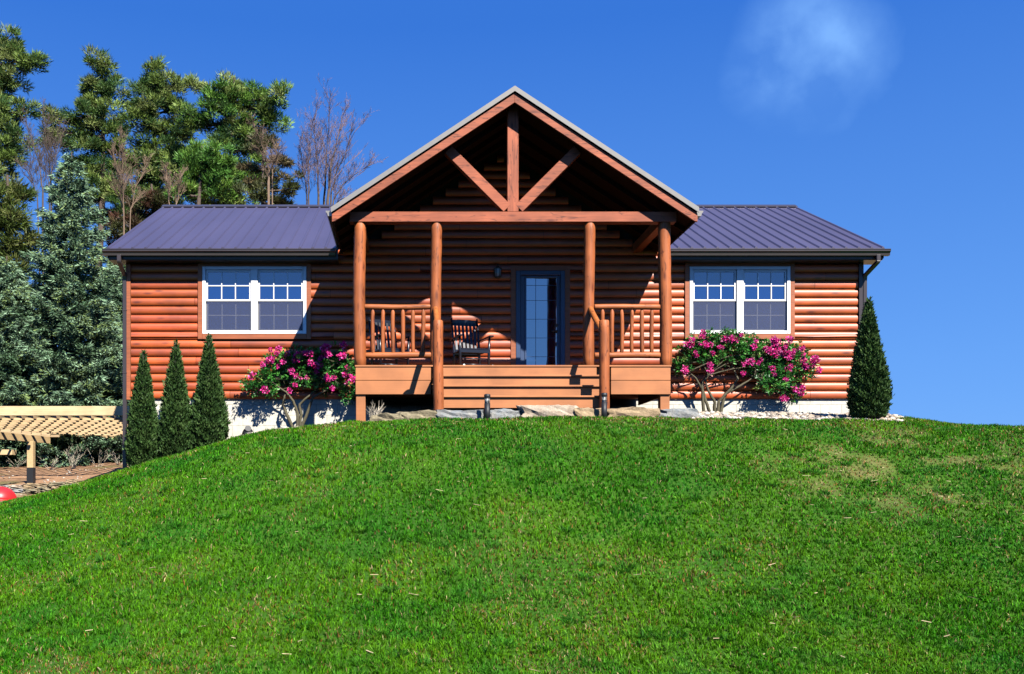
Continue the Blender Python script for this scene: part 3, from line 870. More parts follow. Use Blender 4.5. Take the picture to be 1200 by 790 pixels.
# lantern by the door -------------------------------------------------------
lx, lz, ly = X(583, YW - .1), Z(320, YW - .1), YW - .14
mb = MB(); mb.box(lx - .05, lx + .05, YW - .07, YW - .05, lz - .07, lz + .08); mb.tube([(lx, YW - .06, lz + .10), (lx, ly, lz + .16), (lx, ly, lz + .11)], .010, 8)
mb.tube([(lx, ly, lz + .07), (lx, ly, lz + .12)], [.085, .02], 6); mb.tube([(lx, ly, lz - .11), (lx, ly, lz - .08)], [.035, .06], 6)
for k in range(6):
    q = k * math.pi / 3; mb.tube([(lx + .058 * math.cos(q), ly + .058 * math.sin(q), lz - .08), (lx + .075 * math.cos(q), ly + .075 * math.sin(q), lz + .07)], .005, 5)
ln = mb.build('wall_lantern', 'black', house)
MB().tube([(lx, ly, lz - .08), (lx, ly, lz + .07)], [.050, .066], 6).build('lantern_glass', 'lens', ln)

# ------------------------------------------------------------------ rocking chairs
def make_chair(loc, rz, label):
    t = thing('rocking_chair', label, 'rocking chair', (0, 0, 0), 'rocking chairs on the porch')
    for s in (-1, 1):
        mb = MB(); pts = []
        for k in range(15):
            y = -.48 + k * .075; pts.append((s * .27, y, .03 + .35 * ((y - .02) ** 2)))
        mb.tube(pts, .020, 8); mb.build('rocker', 'chair', t)
        MB().tube([(s * .27, -.24, .05), (s * .275, -.25, .40), (s * .285, -.25, .66)], [.022, .026, .020], 10).build('front_leg', 'chair', t)
        MB().tube([(s * .25, .22, .05), (s * .245, .22, .42), (s * .25, .30, .80), (s * .25, .38, 1.10)], [.022, .026, .022, .016], 10).build('back_post', 'chair', t)
        mb = MB(); mb.beam((s * .30, -.34, .675), (s * .27, .29, .66), .085, .028, (1, 0, 0)); mb.build('armrest', 'chair', t, .008)
    mb = MB()
    for k in range(8): mb.beam((-.27, -.25 + k * .065, .43 - .004 * k + .012 * ((k - 3) ** 2) / 9), (.27, -.25 + k * .065, .43 - .004 * k + .012 * ((k - 3) ** 2) / 9), .052, .02, (0, 1, 0))
    mb.beam((-.27, -.26, .40), (.27, -.26, .40), .025, .06, (0, 1, 0)); mb.beam((-.25, .2, .39), (.25, .2, .39), .025, .06, (0, 1, 0))
    mb.build('seat', 'chair', t, .004)
    for k in range(6):
        x = -.185 + k * .074
        MB().beam((x, .235, .44), (x, .37, 1.02), .046, .014, (1, 0, 0)).build('back_slat', 'chair', t, .003)
    mb = MB(); mb.tube([(-.255, .375, 1.03), (-.12, .40, 1.07), (.12, .40, 1.07), (.255, .375, 1.03)], .016, 8); mb.beam((-.25, .385, 1.02), (.25, .385, 1.02), .02, .11, (0, 1, 0))
    mb.build('crest_rail', 'chair', t, .004)
    MB().beam((-.245, .235, .47), (.245, .235, .47), .02, .05, (0, 1, 0)).build('lower_back_rail', 'chair', t, .004)
    for zz in (.16, .27):
        mb = MB(); mb.tube([(-.27, -.245, zz), (.27, -.245, zz)], .013, 8); mb.build('stretcher', 'chair', t)
    t.location = loc; t.rotation_euler = (0, 0, rz)
    return t


ch = make_chair((X(551, 17.35), 17.3, DECK), math.radians(14), 'black slatted rocking chair beside the glass door')
copy_thing(ch, (X(456, 17.35), 17.3, DECK), 'black slatted rocking chair behind the railing at the far end from the door', math.radians(24))
px_, py_ = X(583, 17.5), 17.5
mb = MB().tube([(px_, py_, DECK), (px_, py_, DECK + .10), (px_, py_, DECK + .13)], [.055, .075, .08], 14)
tag(mb.build('plant_pot', 'stone_grey', thing_parent := None), 'small blue grey pot on the deck between rocking chair and door', 'pot')

# ------------------------------------------------------------------ edging stones
def stone(x0, x1, y0, y1, z0, z1, mat, label, seed, cat='stone', group='edging stones in front of the porch', ang=.0, name='edging_stone'):
    rnd = random.Random(seed)
    bm = bmesh.new(); bmesh.ops.create_cube(bm, size=1.0)
    bmesh.ops.subdivide_edges(bm, edges=bm.edges[:], cuts=5, use_grid_fill=True)
    cx, cy, cz = (x0 + x1) / 2, (y0 + y1) / 2, (z0 + z1) / 2
    ph = [rnd.uniform(0, 6) for _ in range(9)]
    for v in bm.verts:
        p = v.co.copy() * 2                        # -1..1
        q = Vector([math.copysign(abs(c) ** .9, c) for c in p])
        ln_ = q.length; sph = q.normalized()
        q = q * .72 + sph * .38
        nz = .10 * math.sin(3 * p.x + ph[0]) * math.sin(2.3 * p.z + ph[1]) + .08 * math.sin(5.2 * p.x + ph[2] + 3 * p.y) + .06 * math.sin(7 * p.z + ph[3] + 4 * p.x) + .05 * rnd.uniform(-1, 1)
        q *= 1 + nz
        v.co = Vector((cx + q.x * (x1 - x0) / 2, cy + q.y * (y1 - y0) / 2 + .02 * math.sin(2 * p.x + ph[4]), cz + q.z * (z1 - z0) / 2))
    me = bpy.data.meshes.new(name); o0 = Vector((cx, cy, z0))
    for v in bm.verts: v.co -= o0
    bm.to_mesh(me); bm.free(); me.materials.append(M[mat])
    o = bpy.data.objects.new(name, me); COL.objects.link(o); o.location = o0
    return tag(o, label, cat, group)


def edge_stone(pa, pb, top, bot, mat, label, seed, Y=14.72, dep=.26):
    return stone(X(pa, Y), X(pb, Y), Y - .02, Y + dep, Z(bot, Y) - .12, Z(top, Y), mat, label, seed)
edge_stone(434, 470, 485.5, 494, 'stone_moss', 'low mossy stone beside the dry twigs at the left end of the row', 1, 14.7)
edge_stone(468, 515, 482, 492, 'stone_moss', 'long brown mossy stone in front of the left porch post', 2, 14.75)
edge_stone(514, 563, 481, 491, 'stone_grey', 'blue grey flat stone just left of the path light at the steps', 3)
edge_stone(570, 611, 480.5, 491, 'stone_grey', 'grey and tan stone between the path light and the big pale block', 4)
edge_stone(611, 674, 475.5, 491, 'stone_pale', 'largest pale block at the middle of the bottom step', 5)
edge_stone(674, 706, 478.5, 490, 'stone_tan', 'short tan stone between the big pale block and the newel post', 6)
edge_stone(711, 772, 478.5, 490, 'stone_tan', 'long tan slab to the right of the newel post', 7)
edge_stone(774, 822, 479.5, 490, 'stone_grey', 'rough grey stone under the right porch corner post', 8, 14.8)

# gravel -------------------------------------------------------------------
def ico():
    bm = bmesh.new(); bmesh.ops.create_icosphere(bm, subdivisions=1, radius=1.0)
    bm.verts.ensure_lookup_table()
    v = np.array([p.co[:] for p in bm.verts]); f = np.array([[q.index for q in t.verts] for t in bm.faces]); bm.free()
    return v, f


def pebbles(name, x, y, size, seed, label, base=.0):
    rng = np.random.default_rng(seed); v, f = ico(); n = len(x)
    z = G(x, y) + base
    sc = size[:, None] * rng.uniform(.6, 1.25, (n, 3)) * np.array([1.15, 1, .7])
    V = v[None] * (1 + rng.normal(0, .13, (n, len(v), 1))) * sc[:, None, :]
    a = rng.random(n) * 6.28; ca, sa = np.cos(a)[:, None], np.sin(a)[:, None]
    V = np.stack([V[..., 0] * ca - V[..., 1] * sa, V[..., 0] * sa + V[..., 1] * ca, V[..., 2]], -1) + np.stack([x, y, z + size * .35], -1)[:, None, :]
    FF = (f[None] + (np.arange(n) * len(v))[:, None, None]).reshape(-1, 3)
    pal = np.array([(.46, .40, .32), (.36, .29, .21), (.52, .48, .42), (.22, .18, .14), (.40, .31, .22), (.14, .12, .10)])
    col = pal[rng.integers(0, len(pal), n)] * rng.uniform(.75, 1.15, (n, 1))
    o = np_mesh(name, V.reshape(-1, 3), [FF], 'pebble', None, np.repeat(col, len(v), 0), False)
    o['kind'] = 'stuff'; o['label'] = label; o['category'] = 'gravel'
rng = np.random.default_rng(3)
nx_ = 5200
gx = rng.uniform(4.5, 9.15, nx_); gy = rng.uniform(14.05, 18.1, nx_); kp = (gy > 14.05 + .08 * np.sin(gx * 5)) & (XV + F * gx / gy < 1052 + 6 * np.sin(gy * 9))
pebbles('gravel', gx[kp], gy[kp], rng.uniform(.018, .055, kp.sum()), 1, 'pale pebble bed along the right foundation wall')
gx = rng.uniform(-5.2, 4.5, 4200); gy = rng.uniform(15.3, 18.1, 4200); kp = (gy > 16.2) | (gx > -1)
pebbles('gravel', gx[kp], gy[kp], rng.uniform(.018, .05, kp.sum()), 2, 'pale pebbles around the columnar evergreens and under the porch')

# path lights ----------------------------------------------------------------
def path_light(loc, label):
    t = thing('path_light', label, 'garden light', (0, 0, 0), 'black path lights by the steps')
    MB().tube([(0, 0, -.1), (0, 0, .20)], .046, 16).build('post', 'black', t)
    MB().tube([(0, 0, .201), (0, 0, .285)], .038, 14).build('lens', 'lens', t)
    mb = MB()
    for k in range(4):
        q = k * math.pi / 2 + .5; mb.tube([(.042 * math.cos(q), .042 * math.sin(q), .20), (.042 * math.cos(q), .042 * math.sin(q), .29)], .006, 6)
    for zz in (.225, .25, .27): mb.tube([(0, 0, zz), (0, 0, zz + .006)], .043, 16)
    mb.build('louvre', 'black', t)
    MB().tube([(0, 0, .285), (0, 0, .30), (0, 0, .335), (0, 0, .345)], [.044, .05, .05, .03], 16).build('cap', 'black', t)
    t.location = loc; return t
p = path_light((X(571, 14.5), 14.5, Z(488, 14.5)), 'black path light standing before the middle of the steps')
copy_thing(p, (X(708, 14.55), 14.55, Z(486.5, 14.55)), 'black path light standing in front of the right newel post')
sx, sy = X(290.5, 17.3), 17.3; sz = float(G(sx, sy))
mb = MB(); mb.tube([(sx, sy, sz), (sx, sy, sz + .10)], .02, 8); mb.tube([(sx - .02, sy + .06, sz + .05), (sx - .01, sy + .0, sz + .10), (sx + .02, sy - .09, sz + .15)], [.03, .05, .06], 14)
mb.tube([(sx, sy, sz + .02 + .15 * math.sin(q)) for q in np.linspace(0, 1.57, 7)], [.004 + .11 * math.cos(q) for q in np.linspace(0, 1.57, 7)], 16)
tag(mb.build('spotlight', 'black'), 'small black ground spotlight by the left foundation wall', 'spotlight')


# ------------------------------------------------------------------ vegetation
def blades(cent, dirs, ln, wd, rng, quad=False, nrm=None):
    """pointed leaf faces: base at cent, growing along dirs."""
    n = len(cent); dirs = dirs / (np.linalg.norm(dirs, axis=1, keepdims=True) + 1e-9)
    r = rng.normal(size=(n, 3)); s = np.cross(dirs, r); s /= (np.linalg.norm(s, axis=1, keepdims=True) + 1e-9)
    ln = np.asarray(ln)[:, None]; wd = np.asarray(wd)[:, None]
    i = np.arange(n)
    if not quad:
        V = np.stack([cent - s * wd / 2, cent + s * wd / 2, cent + dirs * ln], 1).reshape(-1, 3)
        return V, np.column_stack([i * 3, i * 3 + 1, i * 3 + 2]), 3
    u = np.cross(s, dirs)
    mid = cent + dirs * ln * .45
    V = np.stack([cent, mid - s * wd / 2 + u * wd * .15, cent + dirs * ln - u * ln * .08, mid + s * wd / 2 + u * wd * .15], 1).reshape(-1, 3)
    return V, np.concatenate([np.column_stack([i * 4, i * 4 + 1, i * 4 + 2]), np.column_stack([i * 4, i * 4 + 2, i * 4 + 3])]), 4


def rand_dirs(n, rng): d = rng.normal(size=(n, 3)); return d / np.linalg.norm(d, axis=1, keepdims=True)


def limb(mb, p0, p1, r0, r1, rnd, sag=.1, n=6, seg=6):
    p0, p1 = Vector(p0), Vector(p1); pts = []
    ln = (p1 - p0).length
    off = Vector((rnd.uniform(-1, 1), rnd.uniform(-1, 1), rnd.uniform(-1, 1))) * ln * .06
    for k in range(n + 1):
        u = k / n; p = p0.lerp(p1, u) + off * math.sin(u * math.pi) - Vector((0, 0, sag * ln * math.sin(u * math.pi)))
        pts.append(p)
    mb.tube(pts, [r0 + (r1 - r0) * k / n for k in range(n + 1)], seg, 1.0, False)
    return pts


def pine(label, Y, base_px, base_z, trunk_top, blobs, seed, cols, name='pine_tree', clump=.46, dens=1.0, group='tall pines behind the cabin', trunk_r=.28, needle=(.24, .046)):
    """blobs: (px,py,rx,ry) of foliage masses measured on the photograph at distance Y."""
    rng = np.random.default_rng(seed); rnd = random.Random(seed); s = Y / F
    bx = X(base_px, Y)
    t = thing(name, label, 'tree', (bx, Y, base_z), group)
    tx, tz = X(trunk_top[0], Y), Z(trunk_top[1], Y)
    mb = MB(); tp = []
    for k in range(13):
        u = k / 12; tp.append(Vector((bx + (tx - bx) * u + .12 * math.sin(u * 7 + seed), Y + .1 * math.sin(u * 5 + seed), base_z + (tz - base_z) * u)))
    mb.tube(tp, [trunk_r * (1 - .9 * k / 12) + .02 for k in range(13)], 9, 1.0, False)
    mb.build('trunk', 'bark', t)
    mb = MB(); CC, SZ, CD = [], [], []
    for (px, py, rx, ry) in blobs:
        c = np.array([X(px, Y), Y, Z(py, Y)]); rad = np.array([rx * s, max(rx, ry) * s * .8, ry * s])
        c[1] += rng.normal(0, .5) * rad[1]
        n = max(7, int(dens * 3.0 * rad[0] * rad[2] / clump ** 2 * 2.7))
        d = rand_dirs(n, rng) * (rng.random(n)[:, None] ** .45) * 1.22
        pts = c + d * rad
        hgt = min(max((c[2] - .5 * rad[2] - base_z) / (tz - base_z), .03), .97); k = int(hgt * 12)
        start = tp[k].lerp(tp[min(k + 1, 12)], hgt * 12 - k)
        lp = limb(mb, start, c, .07, .035, rnd, .04)
        for q in range(n):
            if rnd.random() < .45: limb(mb, lp[rnd.randint(2, 6)], pts[q], .028, .010, rnd, .05, 3, 4)
        CC.append(pts); SZ.append(np.full(n, clump) * rng.uniform(.65, 1.25, n)); CD.append((pts - c) / rad)
    mb.build('branches', 'bark', t)
    CC = np.concatenate(CC); SZ = np.concatenate(SZ); CD = np.concatenate(CD); n = len(CC)
    per = 135
    idx = np.repeat(np.arange(n), per)
    off = rand_dirs(len(idx), rng) * (rng.random(len(idx))[:, None] ** .5) * np.array([1.0, 1.0, .62])
    cen = CC[idx] + off * SZ[idx][:, None] * .8
    dr = off * .9 + np.array([0, 0, .45]) + CD[idx] * .35 + rng.normal(0, .35, (len(idx), 3))
    V, f, k = blades(cen, dr, needle[0] * rng.uniform(.6, 1.2, len(idx)), needle[1] * rng.uniform(.7, 1.3, len(idx)), rng)
    cols = np.array(cols); cc = cols[rng.integers(0, len(cols), n)] * rng.uniform(.62, 1.1, (n, 1))
    col = cc[idx] * rng.uniform(.75, 1.3, (len(idx), 1))
    np_mesh('crown', V, [f], 'needle', t, np.repeat(col, k, 0))
    return t


PG = [(.09, .17, .035), (.15, .235, .040), (.21, .30, .060), (.05, .115, .03), (.25, .31, .085)]
PGB = [(.09, .23, .035), (.15, .31, .04), (.11, .26, .035), (.20, .34, .05)]
gz = lambda x, y: float(G(x, y)) - .3
YPN = 46.0
pine('tall pine with a heavy side bough cut off by the left picture edge', 44.0, -8, gz(X(-8, 44), 44), (-4, 30),
     [(2, 48, 16, 14), (-20, 60, 30, 20), (16, 58, 9, 8), (22, 72, 20, 9), (40, 72, 10, 7), (8, 92, 18, 11), (-25, 100, 35, 20), (-2, 118, 16, 12), (8, 136, 20, 12), (28, 128, 14, 8), (10, 160, 26, 14), (-20, 160, 30, 20), (8, 185, 20, 14), (-15, 205, 30, 20)], 21, PG)
pine('slim pine with a squared top, second from the left picture edge', YPN, 112, gz(X(112, YPN), YPN), (120, 66),
     [(118, 76, 15, 10), (122, 92, 17, 12), (110, 100, 10, 8), (128, 110, 16, 12), (106, 118, 16, 10), (120, 128, 22, 12), (92, 135, 22, 11), (66, 142, 18, 8), (80, 155, 22, 10), (112, 150, 26, 12), (134, 150, 12, 12), (70, 168, 16, 8), (105, 172, 22, 10), (130, 175, 18, 12), (112, 192, 18, 10), (140, 200, 16, 12), (118, 215, 18, 10), (100, 205, 16, 9), (132, 222, 18, 10), (150, 228, 16, 9), (112, 235, 20, 10), (140, 244, 20, 9), (122, 254, 18, 9), (90, 190, 14, 8)], 22, PG)
pine('pointed pine standing tallest behind the left end of the plum roof', YPN + 1.5, 186, gz(X(186, 47.5), 47.5), (180, 66),
     [(180, 76, 7, 9), (178, 92, 13, 9), (196, 94, 14, 10), (163, 103, 11, 9), (184, 110, 20, 11), (205, 104, 12, 11), (226, 97, 7, 9), (160, 125, 14, 8), (180, 130, 24, 12), (206, 128, 18, 12), (168, 148, 22, 11), (192, 150, 22, 12), (215, 150, 14, 12), (178, 170, 24, 11), (205, 176, 22, 13), (170, 190, 18, 10), (188, 208, 20, 11), (165, 212, 16, 10), (196, 226, 20, 10), (150, 196, 14, 9), (176, 228, 20, 10), (206, 200, 16, 11), (160, 240, 18, 9), (200, 240, 20, 9), (180, 190, 20, 10), (215, 185, 14, 10)], 23, PG)
pine('broad round topped pine rising behind the middle of the left roof', YPN, 262, gz(X(262, YPN), YPN), (276, 92),
     [(276, 100, 16, 10), (296, 108, 18, 12), (262, 112, 16, 12), (282, 120, 26, 13), (312, 122, 16, 11), (332, 116, 7, 9), (246, 120, 10, 9), (256, 134, 20, 12), (300, 136, 22, 12), (325, 140, 13, 10), (240, 145, 20, 12), (276, 150, 24, 13), (225, 138, 14, 12), (262, 168, 22, 11), (248, 185, 24, 13), (286, 172, 18, 11), (258, 205, 22, 12), (236, 215, 18, 11), (275, 222, 18, 12), (258, 232, 20, 10), (290, 196, 18, 11), (296, 215, 16, 10), (285, 236, 20, 9), (240, 236, 18, 9), (300, 160, 16, 10)], 24, PG + PGB)
pine('bushy bright green pine low behind the left roof', 43.5, 232, gz(X(232, 43.5), 43.5), (236, 172),
     [(232, 178, 22, 11), (250, 182, 20, 12), (222, 195, 20, 11), (244, 198, 22, 12), (262, 196, 14, 10), (232, 214, 18, 10), (212, 226, 14, 9), (254, 220, 18, 11)], 25, PGB)
pine('thin half bare pine with tiered flat boughs at the right end of the pines', 43.0, 318, gz(X(318, 43), 43), (305, 152),
     [(306, 178, 15, 5), (326, 186, 14, 5), (298, 196, 14, 6), (330, 206, 18, 4), (306, 214, 18, 5), (335, 222, 16, 4), (300, 230, 20, 5), (326, 236, 14, 4), (312, 166, 14, 6)], 26,
     [(.10, .11, .035), (.08, .10, .03), (.14, .11, .05)], clump=.36, dens=.8, trunk_r=.16)
pine('yellow green young pine by the left picture edge beside the blue spruce', 36.0, 8, gz(X(8, 36), 36), (6, 205),
     [(6, 215, 16, 12), (20, 232, 14, 12), (2, 240, 18, 14), (18, 255, 22, 14), (0, 270, 24, 16), (24, 280, 22, 14), (8, 300, 28, 16), (-10, 320, 28, 18), (20, 325, 24, 16), (0, 350, 30, 18)], 27,
     [(.085, .125, .02), (.06, .10, .018), (.12, .14, .03)])
pine('dark rusty undergrowth pine right behind the left roof corner', 44.5, 180, gz(X(180, 44.5), 44.5), (178, 215),
     [(172, 236, 16, 8), (184, 244, 18, 8), (160, 250, 14, 8), (176, 256, 22, 8), (150, 262, 16, 10), (165, 270, 22, 10), (148, 280, 18, 10)], 28,
     [(.09, .06, .025), (.06, .07, .02), (.11, .05, .03)], clump=.38, dens=.8)


def spruce(label, Y, cx_px, top_py, base_z, half_px, seed, cols, lean=0, name='spruce_tree', group='blue green spruces left of the cabin'):
    rng = np.random.default_rng(seed); rnd = random.Random(seed); s = Y / F
    bx = X(cx_px, Y); tz = Z(top_py, Y); H = tz - base_z; RB = half_px * s
    t = thing(name, label, 'tree', (bx, Y, base_z), group)
    mb = MB().tube([(bx, Y, base_z + H * u) for u in np.linspace(0, 1, 9)], [.22 * (1 - .93 * u) for u in np.linspace(0, 1, 9)], 9, 1.0, False); mb.build('trunk', 'bark', t)
    cen, dr, tip, mb = [], [], [], MB()
    nb = 340
    for k in range(nb):
        u = 1 - (1 - (k + .5) / nb) ** .88          # more boughs low down
        z = base_z + .35 + (H - .5) * u
        R_ = RB * (1 - u) ** .64 * rnd.uniform(.62, 1.06) + .10
        a = k * 2.39996 + rnd.uniform(-.3, .3)
        dx, dy = math.cos(a), math.sin(a)
        if dy > .55 and rnd.random() < .6: continue   # fewer on the far side
        droop = .18 + .20 * (1 - u)
        p0 = np.array([bx, Y, z]); n = max(5, int(R_ / .095))
        pts = []
        for j in range(n + 1):
            q = j / n; pts.append(p0 + np.array([dx * R_ * q, dy * R_ * q, -droop * R_ * math.sin(q * 2.2) + .05 * R_ * q * q]))
        mb.tube([tuple(p) for p in pts[::2] + [pts[-1]]], .014, 4, 1.0, False)
        for j in range(1, n + 1):
            q = j / n; w = .42 * R_ * (q ** .6) * (1.12 - q) + .06
            m = int(5 + 26 * w)
            lat = rng.uniform(-1, 1, m) * w
            side = np.array([-dy, dx, 0])
            base = pts[j] + side * lat[:, None] + np.column_stack([np.zeros(m), np.zeros(m), -np.abs(lat) * .25 + rng.normal(0, .035, m)])
            fw = np.array([dx, dy, -.10]) + side * np.sign(lat)[:, None] * .6
            cen.append(base); dr.append(fw); tip.append(np.clip(np.full(m, q * .75) + np.abs(lat) / (w + .01) * .3, 0, 1))
    mb.build('branches', 'bark', t)
    cen = np.concatenate(cen); dr = np.concatenate(dr); tip = np.concatenate(tip)
    keep = rng.random(len(cen)) < .30 + .7 * tip
    cen, dr, tip = cen[keep], dr[keep], tip[keep]
    rep = 5; cen = np.repeat(cen, rep, 0) + rng.normal(0, .035, (len(cen) * rep, 3)); dr = np.repeat(dr, rep, 0) + rng.normal(0, .45, (len(dr) * rep, 3)); tip = np.repeat(tip, rep)
    V, f, k = blades(cen, dr, rng.uniform(.10, .20, len(cen)), rng.uniform(.028, .05, len(cen)), rng)
    cols = np.array(cols); bn = fbm(cen[:, 0] * 2.2, cen[:, 2] * 2.2, seed)
    ci = np.clip((bn * len(cols) * 1.35 - .7 + rng.normal(0, .9, len(cen))).astype(int), 0, len(cols) - 1)
    col = cols[ci] * rng.uniform(.7, 1.35, (len(cen), 1))
    np_mesh('crown', V, [f], 'spruce', t, np.repeat(col, k, 0))
    return t


SG = [(.030, .062, .022), (.09, .17, .085), (.17, .285, .155), (.27, .41, .25), (.19, .27, .085)]
spruce('large blue green spruce rising beside the cabin behind the pergola', 31.5, 84, 178, gz(X(84, 31.5), 31.5) + .2, 96, 31, SG)
spruce('wide lower blue spruce cut by the left picture edge behind the pergola', 30.5, 8, 300, gz(X(8, 30.5), 30.5) + .2, 78, 32, SG)
spruce('short bushy spruce squeezed against the left cabin wall', 33.5, 140, 288, gz(X(140, 33.5), 33.5) + .2, 52, 33, SG)


def bare_tree(label, Y, base_px, base_z, stems, seed, mat, name='bare_tree', r0=.10, depth=4, spread=.42, group='leafless trees behind the cabin', twigs=2):
    rnd = random.Random(seed); bx = X(base_px, Y)
    t = thing(name, label, 'tree', (bx, Y, base_z), group)
    tr, br = MB(), MB()
    def grow(mb, p, d, ln, r, lev):
        n = 4; pts = [p.copy()]; q = p.copy(); dd = d.normalized()
        for k in range(n):
            dd = (dd + Vector((rnd.uniform(-1, 1), rnd.uniform(-1, 1), rnd.uniform(-.5, 1))) * .13).normalized(); q = q + dd * ln / n; pts.append(q.copy())
        mb.tube(pts, [r * (1 - .45 * k / n) for k in range(n + 1)], 6 if lev < 2 else 4, 1.0, False)
        if lev >= depth: return
        for k in range(rnd.randint(3, 4)):
            i = rnd.randint(1, n); b = pts[i]
            nd = (dd + Vector((rnd.uniform(-1, 1), rnd.uniform(-1, 1), rnd.uniform(-.25, .6))) * spread * 1.6).normalized()
            grow(br, b, nd, ln * rnd.uniform(.45, .66), max(r * .55, .0045), lev + 1)
    for (pb, pm, pmy, tp_px, tp_py, k) in stems:
        a = Vector((X(pb, Y), Y + rnd.uniform(-.5, .5), base_z)); b = Vector((X(tp_px, Y), Y + rnd.uniform(-1, 1), Z(tp_py, Y)))
        m = Vector((X(pm, Y), Y + rnd.uniform(-.5, .5), Z(pmy, Y))); c = m + (m - a).normalized() * (b - m).length * .35
        path = [a, a.lerp(m, .5)]
        for q in np.linspace(0, 1, 9):
            path.append(m * (1 - q) ** 2 + c * 2 * q * (1 - q) + b * q ** 2 + Vector((rnd.uniform(-1, 1), rnd.uniform(-1, 1), 0)) * .05 * min(1, q * 4))
        n_ = len(path); tr.tube(path, [max(.012, r0 * k * (1 - .92 * i / (n_ - 1))) for i in range(n_)], 7, 1.0, False)
        L_ = (b - m).length
        for i in range(3, n_):
            for _ in range(2):
                d = (path[i] - path[i - 1]).normalized() + Vector((rnd.uniform(-1, 1), rnd.uniform(-1, 1), rnd.uniform(-.1, .4))) * spread
                grow(br, path[i], d, L_ * (.40 - .022 * i) * rnd.uniform(.8, 1.2), max(r0 * k * .22, .009), depth - twigs)
    tr.build('trunk', 'bark' if mat == 'bare' else mat, t); br.build('branches', mat, t)
    return t


bare_tree('leafless purplish tree with a fan of stems between the pines and the porch gable', 40, 380, gz(X(380, 40), 40),
          [(376, 374, 240, 370, 146, 1.0), (380, 379, 240, 388, 136, 1.1), (384, 385, 240, 402, 142, 1.3), (386, 387, 240, 416, 162, .9), (388, 390, 240, 434, 186, .8), (390, 393, 242, 430, 226, .7), (360, 358, 240, 352, 172, .7), (364, 363, 240, 366, 160, .7)], 41, 'bare', r0=.06, depth=5, twigs=3, spread=.5)
bare_tree('pale brown leafless tree in front of the rightmost pine', 41, 316, gz(X(316, 41), 41),
          [(316, 316, 205, 303, 160, 1.0), (318, 318, 205, 322, 164, .8), (316, 315, 215, 334, 184, .7)], 42, 'baregold', r0=.045, depth=5, twigs=3, spread=.7)
bare_tree('dark leafless tree showing against the sky above the spruce at left', 40, 58, gz(X(58, 40), 40), [(56, 54, 235, 30, 150, 1.0), (58, 58, 230, 50, 140, .9), (62, 62, 235, 72, 160, .8), (52, 48, 240, 20, 190, .7)], 43, 'bark', r0=.045, depth=5, twigs=3)
bare_tree('clump of thin grey bare saplings between the spruce and the roof corner', 38, 142, gz(X(142, 38), 38), [(140, 142, 250, 134, 184, .8), (146, 147, 250, 150, 176, .9), (150, 152, 250, 166, 192, .7)], 44, 'baregold', r0=.035, depth=4, twigs=3)
bare_tree('low twiggy bare saplings just above the left roof slope', 37, 208, gz(X(208, 37), 37), [(200, 202, 245, 194, 200, .8), (206, 208, 245, 216, 204, .8)], 45, 'baregold', r0=.035, depth=4, twigs=3)


make_grass()

# thujas --------------------------------------------------------------------
def thuja(loc, H, RB, seed, label):
    rng = np.random.default_rng(seed)
    t = thing('arborvitae', label, 'evergreen shrub', (0, 0, 0), 'columnar evergreens in front of the cabin')
    prof_ = lambda u: RB * np.clip(np.where(u < .16, .80 + 1.25 * u, 1.0 - ((u - .16) / .84) ** 1.22 * .97), 0.0, 1.2)
    n = 15000
    u = 1 - np.sqrt(rng.random(n) * .995); u = np.clip(u + rng.normal(0, .01, n), 0, .995)
    a = rng.random(n) * 2 * np.pi
    lump = 1 + .15 * np.sin(a * 5 + u * 23 + seed) * np.sin(u * 31 + a * 2) + .06 * np.sin(a * 9 - u * 47)
    r = prof_(u) * lump * (.70 + .32 * rng.random(n) ** .6 + .12 * (rng.random(n) < .05))
    cen = np.column_stack([r * np.cos(a), r * np.sin(a), .02 + u * (H - .06)])
    dr = np.column_stack([np.cos(a) * .55, np.sin(a) * .55, np.full(n, .95)]) + rng.normal(0, .38, (n, 3))
    V, f, k = blades(cen, dr, rng.uniform(.035, .085, n), rng.uniform(.020, .038, n), rng, True)
    pal = np.array([(.020, .052, .010), (.030, .072, .014), (.045, .095, .020), (.060, .110, .026)])
    bn = fbm(cen[:, 0] * 9 + 50, cen[:, 2] * 9, seed)
    ci = np.clip((bn * 5 - .6 + rng.normal(0, .7, n)).astype(int), 0, 3)
    col = pal[ci] * rng.uniform(.75, 1.25, (n, 1))
    np_mesh('foliage', V, [f], 'thuja', t, np.repeat(col, k, 0))
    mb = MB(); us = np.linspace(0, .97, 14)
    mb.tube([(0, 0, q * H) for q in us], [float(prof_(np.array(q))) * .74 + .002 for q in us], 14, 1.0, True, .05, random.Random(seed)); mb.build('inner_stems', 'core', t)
    t.location = loc
    return t
for i, (px, Y, tp, bt, hw, lb) in enumerate(((168, 17.0, 409, 548, 18.5, 'columnar arborvitae next to the left downspout, shortest of the row of three'),
                                   (206, 17.1, 397, 539, 19.5, 'middle arborvitae in the row of three before the left wall'),
                                   (245, 17.2, 390, 528, 20.5, 'arborvitae under the left window, nearest the flowering shrub'),
                                   (1018, 15.6, 348, 489.5, 20.5, 'lone columnar arborvitae at the right corner of the cabin'))):
    zb = Z(bt, Y) - .02
    thuja((X(px, Y), Y, zb), Z(tp, Y) - zb, hw / F * Y, 51 + i, lb)


